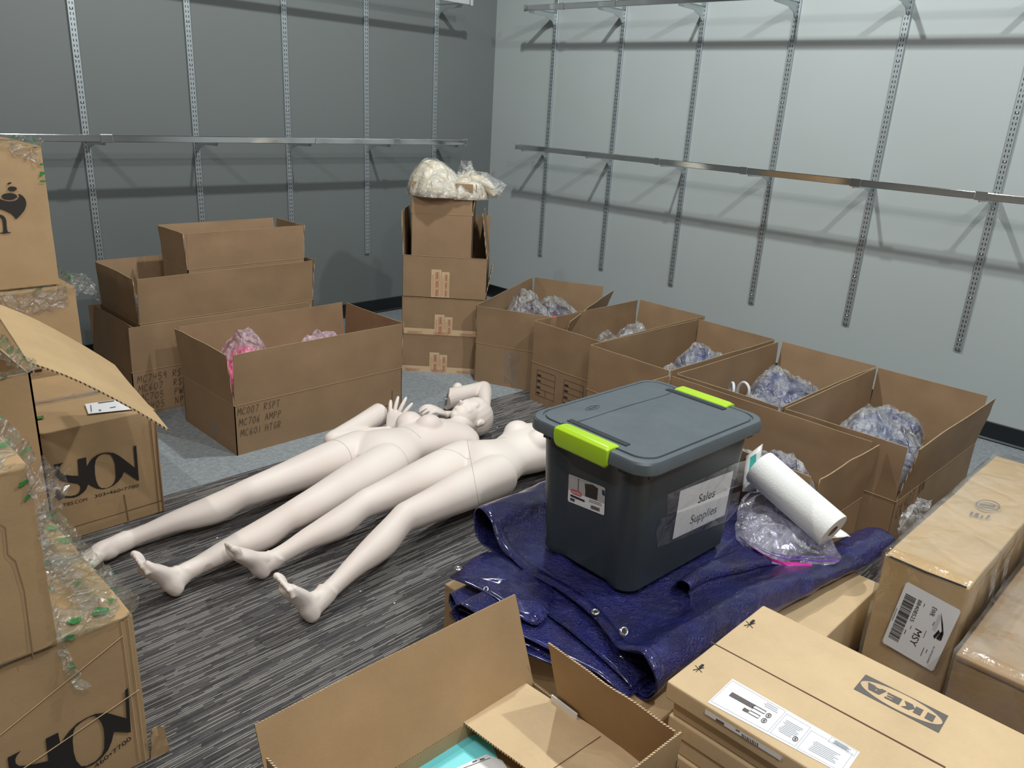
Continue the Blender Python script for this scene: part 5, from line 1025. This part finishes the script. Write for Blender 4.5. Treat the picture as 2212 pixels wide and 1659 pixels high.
# ------------------------------------------------------------------ mannequins
def hand(bm, W_, D_, B_, curl=(.25, .3, .3, .35), spread=.16, thumb_side=1, sc=1.):
    """W_ wrist point, D_ finger direction, B_ back-of-hand normal"""
    D_ = V(D_).normalized(); B_ = (V(B_)-D_*V(B_).dot(D_)).normalized(); Y = B_.cross(D_).normalized()*thumb_side
    P = lambda x, y, z: W_+(D_*x+Y*y+B_*z)*sc
    loft(bm, [(*P(-.02, 0, 0), .0235*sc, .0185*sc), (*P(.0, 0, 0), .0225*sc, .0165*sc), (*P(.025, 0, .002), .030*sc, .0155*sc), (*P(.06, 0, .003), .038*sc, .0135*sc), (*P(.085, 0, .001), .036*sc, .010*sc)], ref=B_, seg=16, n=3)
    for i, (y0, L_, c) in enumerate(zip((.027, .009, -.009, -.026), (.074, .082, .076, .060), curl)):
        an = spread*(1.3-i*.9)*.5 if i < 4 else 0; d = (D_*cos(an)+Y*sin(an)).normalized(); p = P(.078-(.004 if i in (0, 3) else 0), y0, .002); th = 0
        ch = [(*(p-d*.018*sc), .0085*sc, .0085*sc), (*p, .0088*sc, .0086*sc)]
        for seg_, fr_ in enumerate((.42, .32, .26)):
            th += c*(1, 1.2, .8)[seg_]; dd = d*cos(th)-B_*sin(th); p = p+dd*(L_*fr_*sc); r_ = (.0092, .0084, .0062)[seg_]*sc; ch.append((*p, r_, r_))
        loft(bm, ch, ref=B_, seg=10, n=3); sph(bm, p, .0052*sc, 8, 6)
    p = P(.012, .020, -.004); ch = [(*P(.0, .012, -.002), .010*sc, .010*sc), (*p, .0125*sc, .012*sc)]; a = (D_*.62+Y*.75-B_*.22).normalized(); p = p+a*.036*sc; ch.append((*p, .0105*sc, .010*sc)); a = (D_*.85+Y*.45-B_*.3).normalized(); p = p+a*.030*sc; ch.append((*p, .009*sc, .0088*sc)); p = p+a*.022*sc; ch.append((*p, .0062*sc, .006*sc)); loft(bm, ch, ref=B_, seg=10, n=3); sph(bm, p, .006*sc, 8, 6)
def foot(bm, ankle, heel, ball, toe, lat, big=1, sc=1.):
    """lat = unit vector pointing to the big toe side"""
    ankle, heel, ball, toe, lat = V(ankle), V(heel), V(ball), V(toe), V(lat).normalized()
    ax_ = (ball-heel).normalized(); top = (ankle-heel); top = (top-ax_*top.dot(ax_)); top = top.normalized() if top.length > 1e-4 else V((1, 0, 0))
    L_ = (ball-heel).length
    loft(bm, [(*(heel+top*.020-ax_*.022), .012, .014), (*(heel+top*.022-ax_*.008), .028, .024), (*(heel+top*.030+ax_*.02), .032, .034), (*(heel.lerp(ball, .45)+top*.030), .030, .030), (*(heel.lerp(ball, .75)+top*.020), .038, .026), (*(ball+top*.010), .044, .021), (*(ball+(toe-ball)*.45+top*.006), .042, .015)], ref=top, seg=18, n=4)
    loft(bm, [(*(ankle+(ankle-heel)*.25), .034, .036), (*ankle, .032, .036), (*(heel+top*.036+ax_*.016), .030, .034)], ref=ax_, seg=16, n=3)
    loft(bm, [(*(ankle+top*.0), .026, .03), (*(heel.lerp(ball, .35)+top*.045), .026, .024), (*(heel.lerp(ball, .7)+top*.028), .030, .018)], ref=top, seg=14, n=3)
    td = (toe-ball).normalized()
    for i, (w, l, r_) in enumerate(((.029, .044, .0145), (.008, .045, .0100), (-.008, .041, .0094), (-.022, .036, .0088), (-.034, .030, .0085))):
        p0 = ball+lat*w+top*.004+td*.004; p1 = p0+td*l*.6+top*.006; p2 = p0+td*l+top*.001
        loft(bm, [(*p0, r_, r_), (*p1, r_, r_*1.0), (*p2, r_*.9, r_*.85)], ref=top, seg=10, n=3); sph(bm, p2, r_*.86, 10, 7)
def leg(bm, hip, knee, ankle, calf_drop=.012, s=1.):
    hip, knee, ankle = V(hip), V(knee), V(ankle); L1, L2 = hip.lerp(knee, .35), hip.lerp(knee, .75)
    c1, c2 = knee.lerp(ankle, .28), knee.lerp(ankle, .65); up_ = V((0, 0, 1))
    loft(bm, [(*(hip+(hip-knee).normalized()*.03), .07*s, .06*s), (*hip, .088*s, .088*s), (*L1, .083*s, .080*s), (*L2, .063*s, .062*s), (*knee.lerp(hip, .06), .054*s, .056*s), (*knee, .051*s, .054*s), (*knee.lerp(ankle, .1), .048*s, .050*s), (*(c1-up_*calf_drop), .053*s, .055*s), (*(knee.lerp(ankle, .45)-up_*calf_drop*.7), .048*s, .049*s), (*c2, .037*s, .038*s), (*knee.lerp(ankle, .85), .029*s, .031*s), (*ankle, .029*s, .032*s)], seg=48, n=8)
    sph(bm, knee+V((0, 0, .018)), (.040*s, .033*s, .034*s), 14, 10)
def seam_line(name, body, co_, no_, parent, test=None, r_=.0008):
    bm = bmesh.new(); bm.from_mesh(body.data); res = bmesh.ops.bisect_plane(bm, geom=bm.verts[:]+bm.edges[:]+bm.faces[:], plane_co=V(co_), plane_no=V(no_)); es = [e for e in res['geom_cut'] if isinstance(e, bmesh.types.BMEdge)]
    segs = [(e.verts[0].co.copy(), e.verts[1].co.copy()) for e in es]; bm.free(); b2 = bmesh.new()
    for a, b_ in segs:
        if test and not (test(a) and test(b_)): continue
        if (a-b_).length > 1e-5: tube(b2, [a, b_], r_, 5, False)
    if len(b2.verts): return mesh_obj(name, b2, M['seam'], parent)
def torso(bm, keys, breasts, shoulders):
    loft(bm, keys, seg=56, n=8)
    for c, r_ in breasts: sph(bm, c, r_, 20, 14)
    for c, r_ in shoulders: sph(bm, c, r_, 16, 12)
def head(bm, C_, face, crown, sc=1.):
    """C_ centre of skull, face = direction the face looks, crown = up of the head"""
    f = V(face).normalized(); u = (V(crown)-f*V(crown).dot(f)).normalized(); s = u.cross(f).normalized(); m = Matrix((s, f, u)).transposed()
    P = lambda x, y, z: C_+(s*x+f*y+u*z)*sc; E = lambda c, r_: sph(bm, P(*c), tuple(q*sc for q in r_), 20, 14, m)
    E((0, -.010, .026), (.071, .091, .080)); E((0, .026, -.012), (.058, .062, .086)); E((0, .040, -.052), (.043, .046, .044)); E((0, .062, -.082), (.020, .018, .016))
    E((0, .060, .016), (.050, .022, .034)); E((0, .083, -.014), (.0085, .014, .026)); E((0, .094, -.030), (.0105, .013, .0085)); E((0, .082, -.054), (.019, .010, .0055)); E((0, .080, -.063), (.017, .010, .006))
    for q in (-1, 1):
        E((q*.026, .052, -.022), (.026, .026, .034)); E((q*.068, -.006, -.012), (.0055, .012, .022)); E((q*.071, -.012, .000), (.0045, .009, .012))
def mannequin(name, label, keys, breasts, shoulders, legs, feet, hd=None, neck=None, seams=()):
    t = thing(name, label, 'mannequin', (keys[0][0], keys[0][1], 0)); bm = bmesh.new(); torso(bm, keys, breasts, shoulders)
    for l in legs: leg(bm, *l)
    for f_ in feet: foot(bm, *f_)
    if neck: loft(bm, neck, seg=20, n=4)
    if hd: head(bm, *hd)
    o = remesh_obj('body', bm, M['mannequin'], None, .0038, 7)
    ends = [V(f_[1]) for f_ in feet]; hc = hd[0]; vg = o.vertex_groups.new(name='soft')
    for v in o.data.vertices:
        d = min((v.co-e).length for e in ends); w_ = min(1, max(0, (d-.18)/.08))*min(1, max(0, ((v.co-hc).length-.13)/.06))
        if w_ > 0: vg.add([v.index], w_, 'REPLACE')
    s_ = o.modifiers.new('soft', 'SMOOTH'); s_.factor = .5; s_.iterations = 40; s_.vertex_group = 'soft'
    dg = bpy.context.evaluated_depsgraph_get(); me = bpy.data.meshes.new_from_object(o.evaluated_get(dg)); o.modifiers.clear(); o.data = me; me.shade_smooth(); attach(o, t)
    for i, (c, n_, test) in enumerate(seams):
        s_ = seam_line('seam', o, c, n_, None, test); 
        if s_: attach(s_, t)
    return t
yc = -2.275
m1k = [(-2.88, -2.30, .10, .09, .055), (-2.83, -2.297, .108, .150, .085), (-2.775, -2.292, .112, .162, .098), (-2.70, -2.284, .112, .142, .092), (-2.615, -2.272, .108, .112, .080), (-2.54, -2.268, .105, .120, .086), (-2.46, -2.272, .102, .128, .085), (-2.38, -2.27, .094, .142, .074), (-2.325, -2.262, .088, .142, .060), (-2.285, -2.25, .088, .09, .045)]
M1 = mannequin('mannequin', 'white mannequin with a head, lying on its back behind the other one', m1k,
    [((-2.525, -2.180, .160), (.066, .058, .056)), ((-2.492, -2.278, .168), (.066, .058, .058))], [((-2.325, -2.13, .080), (.045, .04, .04)), ((-2.33, -2.385, .080), (.045, .035, .04))],
    [((-2.80, -2.205, .115), (-3.348, -2.268, .118), (-3.78, -2.215, .052)), ((-2.79, -2.385, .115), (-3.315, -2.525, .120), (-3.735, -2.545, .060))],
    [((-3.78, -2.215, .052), (-3.85, -2.245, .024), (-3.945, -2.285, .048), (-3.985, -2.30, .050), (0, -1, 0)), ((-3.735, -2.545, .060), (-3.785, -2.575, .020), (-3.850, -2.560, .125), (-3.868, -2.535, .165), (.15, 1, 0))],
    (V((-2.165, -2.205, .108)), V((-.30, .12, 1)), V((1, 0, .30)), 1.1), [(-2.34, -2.24, .095, .075, .055), (-2.28, -2.232, .095, .052, .05), (-2.235, -2.222, .098, .046, .048), (-2.17, -2.21, .09, .048, .05)],
    [((-2.945, -2.22, .1), (1, .28, -.15), lambda p: p.y > -2.33 and p.z > .03), ((-2.60, -2.272, .1), (1, .1, .05), lambda p: p.y > -2.35 and p.z > .06)])
m2k = [(-2.60, -2.655, .10, .09, .055), (-2.555, -2.655, .112, .150, .085), (-2.505, -2.653, .118, .162, .100), (-2.44, -2.650, .116, .142, .092), (-2.36, -2.645, .112, .115, .082), (-2.29, -2.640, .112, .125, .092), (-2.21, -2.637, .112, .145, .098), (-2.13, -2.635, .108, .160, .090), (-2.075, -2.633, .102, .160, .070), (-2.035, -2.632, .098, .10, .05)]
M2 = mannequin('mannequin', 'white mannequin lying nearer the blue tarp, upper body hidden by the tote', m2k,
    [((-2.225, -2.57, .168), (.066, .060, .056)), ((-2.225, -2.70, .168), (.066, .060, .056))], [((-2.075, -2.485, .098), (.052, .04, .05)), ((-2.075, -2.785, .098), (.052, .04, .05))],
    [((-2.53, -2.565, .12), (-3.085, -2.640, .135), (-3.475, -2.655, .062)), ((-2.52, -2.755, .12), (-3.050, -2.825, .145), (-3.455, -2.935, .058))],
    [((-3.475, -2.655, .062), (-3.535, -2.660, .022), (-3.612, -2.665, .135), (-3.630, -2.668, .175), (0, -1, .05)), ((-3.455, -2.935, .058), (-3.535, -2.965, .020), (-3.582, -2.945, .125), (-3.600, -2.930, .165), (.1, 1, .05))],
    (V((-1.885, -2.63, .105)), V((-.2, -.1, 1)), V((1, 0, .2))), [(-2.09, -2.633, .098, .075, .055), (-2.03, -2.632, .095, .052, .05), (-1.985, -2.63, .098, .046, .048), (-1.92, -2.63, .09, .048, .05)],
    [((-2.36, -2.55, .1), (1, .35, .1), lambda p: p.y > -2.62 and p.z > .14), ((-2.60, -2.70, .1), (.8, -.62, .2), lambda p: p.z > .05 and -2.80 < p.x < -2.4 and p.y < -2.56), ((-2.62, -2.60, .1), (.85, .55, .1), lambda p: p.z > .06 and p.y > -2.66 and p.x < -2.5)])
def arm(name, label, sh, el, wr, r0=.040, cutn=None, handp=None, upperbulge=.0, bump=None):
    t = thing(name, label, 'mannequin arm', (el[0], el[1], 0), 0, None); bm = bmesh.new(); sh, el, wr = (V(sh) if sh is not None else None), V(el), (V(wr) if wr is not None else None)
    if sh is not None:
        loft(bm, [(*sh, r0*1.18, r0*1.18), (*sh.lerp(el, .12), r0*1.12, r0*1.15), (*sh.lerp(el, .45), r0*.98, r0*1.0), (*sh.lerp(el, .85), r0*.88, r0*.9), (*el, r0*.82, r0*.9)], seg=20, n=4)
        sph(bm, el, r0*.86, 14, 10)
    if wr is not None: loft(bm, [(*el, r0*.84, r0*.88), (*el.lerp(wr, .25), r0*.86, r0*.88), (*el.lerp(wr, .7), r0*.62, r0*.62), (*wr, r0*.5, r0*.48)], seg=18, n=4)
    if bump: sph(bm, bump[0], bump[1], 16, 12)
    if cutn is not None:
        bmesh.ops.recalc_face_normals(bm, faces=bm.faces)
    o = remesh_obj('arm', bm, M['mannequin'], None, .004, 5); attach(o, t)
    if cutn is not None:
        c, n_ = V(cutn[0]), V(cutn[1]).normalized(); b2 = bmesh.new(); b2.from_mesh(o.data); r_ = bmesh.ops.bisect_plane(b2, geom=b2.verts[:]+b2.edges[:]+b2.faces[:], plane_co=c, plane_no=n_, clear_outer=True)
        es = [e for e in r_['geom_cut'] if isinstance(e, bmesh.types.BMEdge)]; bmesh.ops.holes_fill(b2, edges=es); b2.to_mesh(o.data); b2.free(); o.data.shade_smooth(); o.data.set_sharp_from_angle(angle=R(50))
        q = n_.to_track_quat('Z', 'Y'); b3 = bmesh.new(); bmesh.ops.create_circle(b3, cap_ends=True, segments=24, radius=r0*.72, matrix=Matrix.Translation(c+n_*.0012)@q.to_matrix().to_4x4()); p_ = mesh_obj('joint_plate', b3, M['steel_dark']); attach(p_, t)
        b3 = bmesh.new(); tube(b3, [c, c+n_*.012], .006, 10); p_ = mesh_obj('joint_pin', b3, M['grommet']); attach(p_, t)
    if handp:
        b2 = bmesh.new(); hand(b2, *handp[:3], **handp[3]); h_ = remesh_obj('hand', b2, M['mannequin'], None, .0022, 3); attach(h_, t)
    return t
w1 = V((-2.50, -2.01, .062))
arm('detached_limb', 'detached bent mannequin arm with spread fingers, between brown carton and mannequin hip', (-2.465, -1.885, .10), (-2.79, -1.965, .075), w1, .047, ((-2.445, -1.88, .10), (1, .1, .25)), (w1, V((.35, .1, .62)), V((-.6, -.5, .3)), dict(spread=.5, curl=(.14, .10, .12, .18), thumb_side=-1, sc=1.08)))
w2 = V((-2.235, -2.085, .105))
arm('detached_limb', 'detached bent mannequin arm on the carpet behind the mannequin head', (-2.03, -1.85, .062), (-1.775, -1.88, .078), (-1.93, -2.06, .045), .048, ((-2.015, -1.848, .06), (-.75, .62, .25)), None, 0, ((-1.905, -1.81, .075), (.035, .03, .045)))
arm('detached_limb', 'detached mannequin forearm with a drooping relaxed hand near the head', None, (-2.06, -2.085, .045), w2, .036, None, (w2, V((-.66, .05, .42)), V((-.1, -.2, 1)), dict(spread=.22, curl=(.42, .40, .40, .40), thumb_side=-1, sc=.95)))
bm = bmesh.new(); box(bm, (-.035, -.012, 0), (.035, .012, .006)); o = mesh_obj('joint_fitting', bm, M['steel_dark'], None, False, atz(690, 970, .012)); tag(o, 'small dark metal joint fitting on the carpet by the bent arm\'s elbow', 'metal fitting')

# ------------------------------------------------------------------ lights
def spot(name, loc, tgt, E_, ang, blend=.35, col=(1, .97, .93), size=.045):
    l = bpy.data.lights.new(name, 'SPOT'); l.energy = E_; l.spot_size = R(ang); l.spot_blend = blend; l.color = col; l.shadow_soft_size = size
    o = bpy.data.objects.new(name, l); COL.objects.link(o); o.location = loc; d = V(tgt)-V(loc); o.rotation_euler = d.to_track_quat('-Z', 'Y').to_euler(); return o
KL = 1.0
spot('track_spot', (-2.05, -2.37, 3.45), (-1.4, -1.9, .0), 320*KL, 155, .5, (.97, 1, .97))
spot('track_spot', (-2.2, -4.75, 3.45), (-1.6, -3.6, .2), 260*KL, 150, .5, (.97, 1, .97))
spot('track_spot', (-4.5, -5.9, 3.45), (-3.2, -3.4, .2), 180*KL, 140, .5, (1, .97, .93))
spot('track_spot', (-5.0, -2.4, 3.45), (-3.9, -2.2, .2), 170*KL, 140, .5)
def area(name, loc, sx, sy, E_, col=(.95, 1, 1)):
    l = bpy.data.lights.new(name, 'AREA'); l.shape = 'RECTANGLE'; l.size = sx; l.size_y = sy; l.energy = E_; l.color = col
    o = bpy.data.objects.new(name, l); COL.objects.link(o); o.location = loc; return o
area('overhead_fill', (-4.3, -5.5, 3.7), 2.4, 2.4, 70, (1, .99, .97)); area('overhead_fill', (-1.9, -6.6, 3.7), 1.2, 1.2, 25)  # unseen area lights added as overall fill, not known ceiling fixtures
w = bpy.data.worlds.new('world'); scn.world = w; w.use_nodes = True; w.node_tree.nodes['Background'].inputs[0].default_value = (.6, .65, .68, 1); w.node_tree.nodes['Background'].inputs[1].default_value = .05
scn.view_settings.view_transform = 'Standard'; scn.view_settings.look = 'None'; scn.view_settings.exposure = -0.6; scn.view_settings.gamma = 1; scn.view_settings.use_curve_mapping = False
scn.cycles.max_bounces = 10; scn.cycles.transparent_max_bounces = 24; scn.cycles.sample_clamp_indirect = 6; scn.cycles.use_denoising = True
bpy.context.view_layer.update()
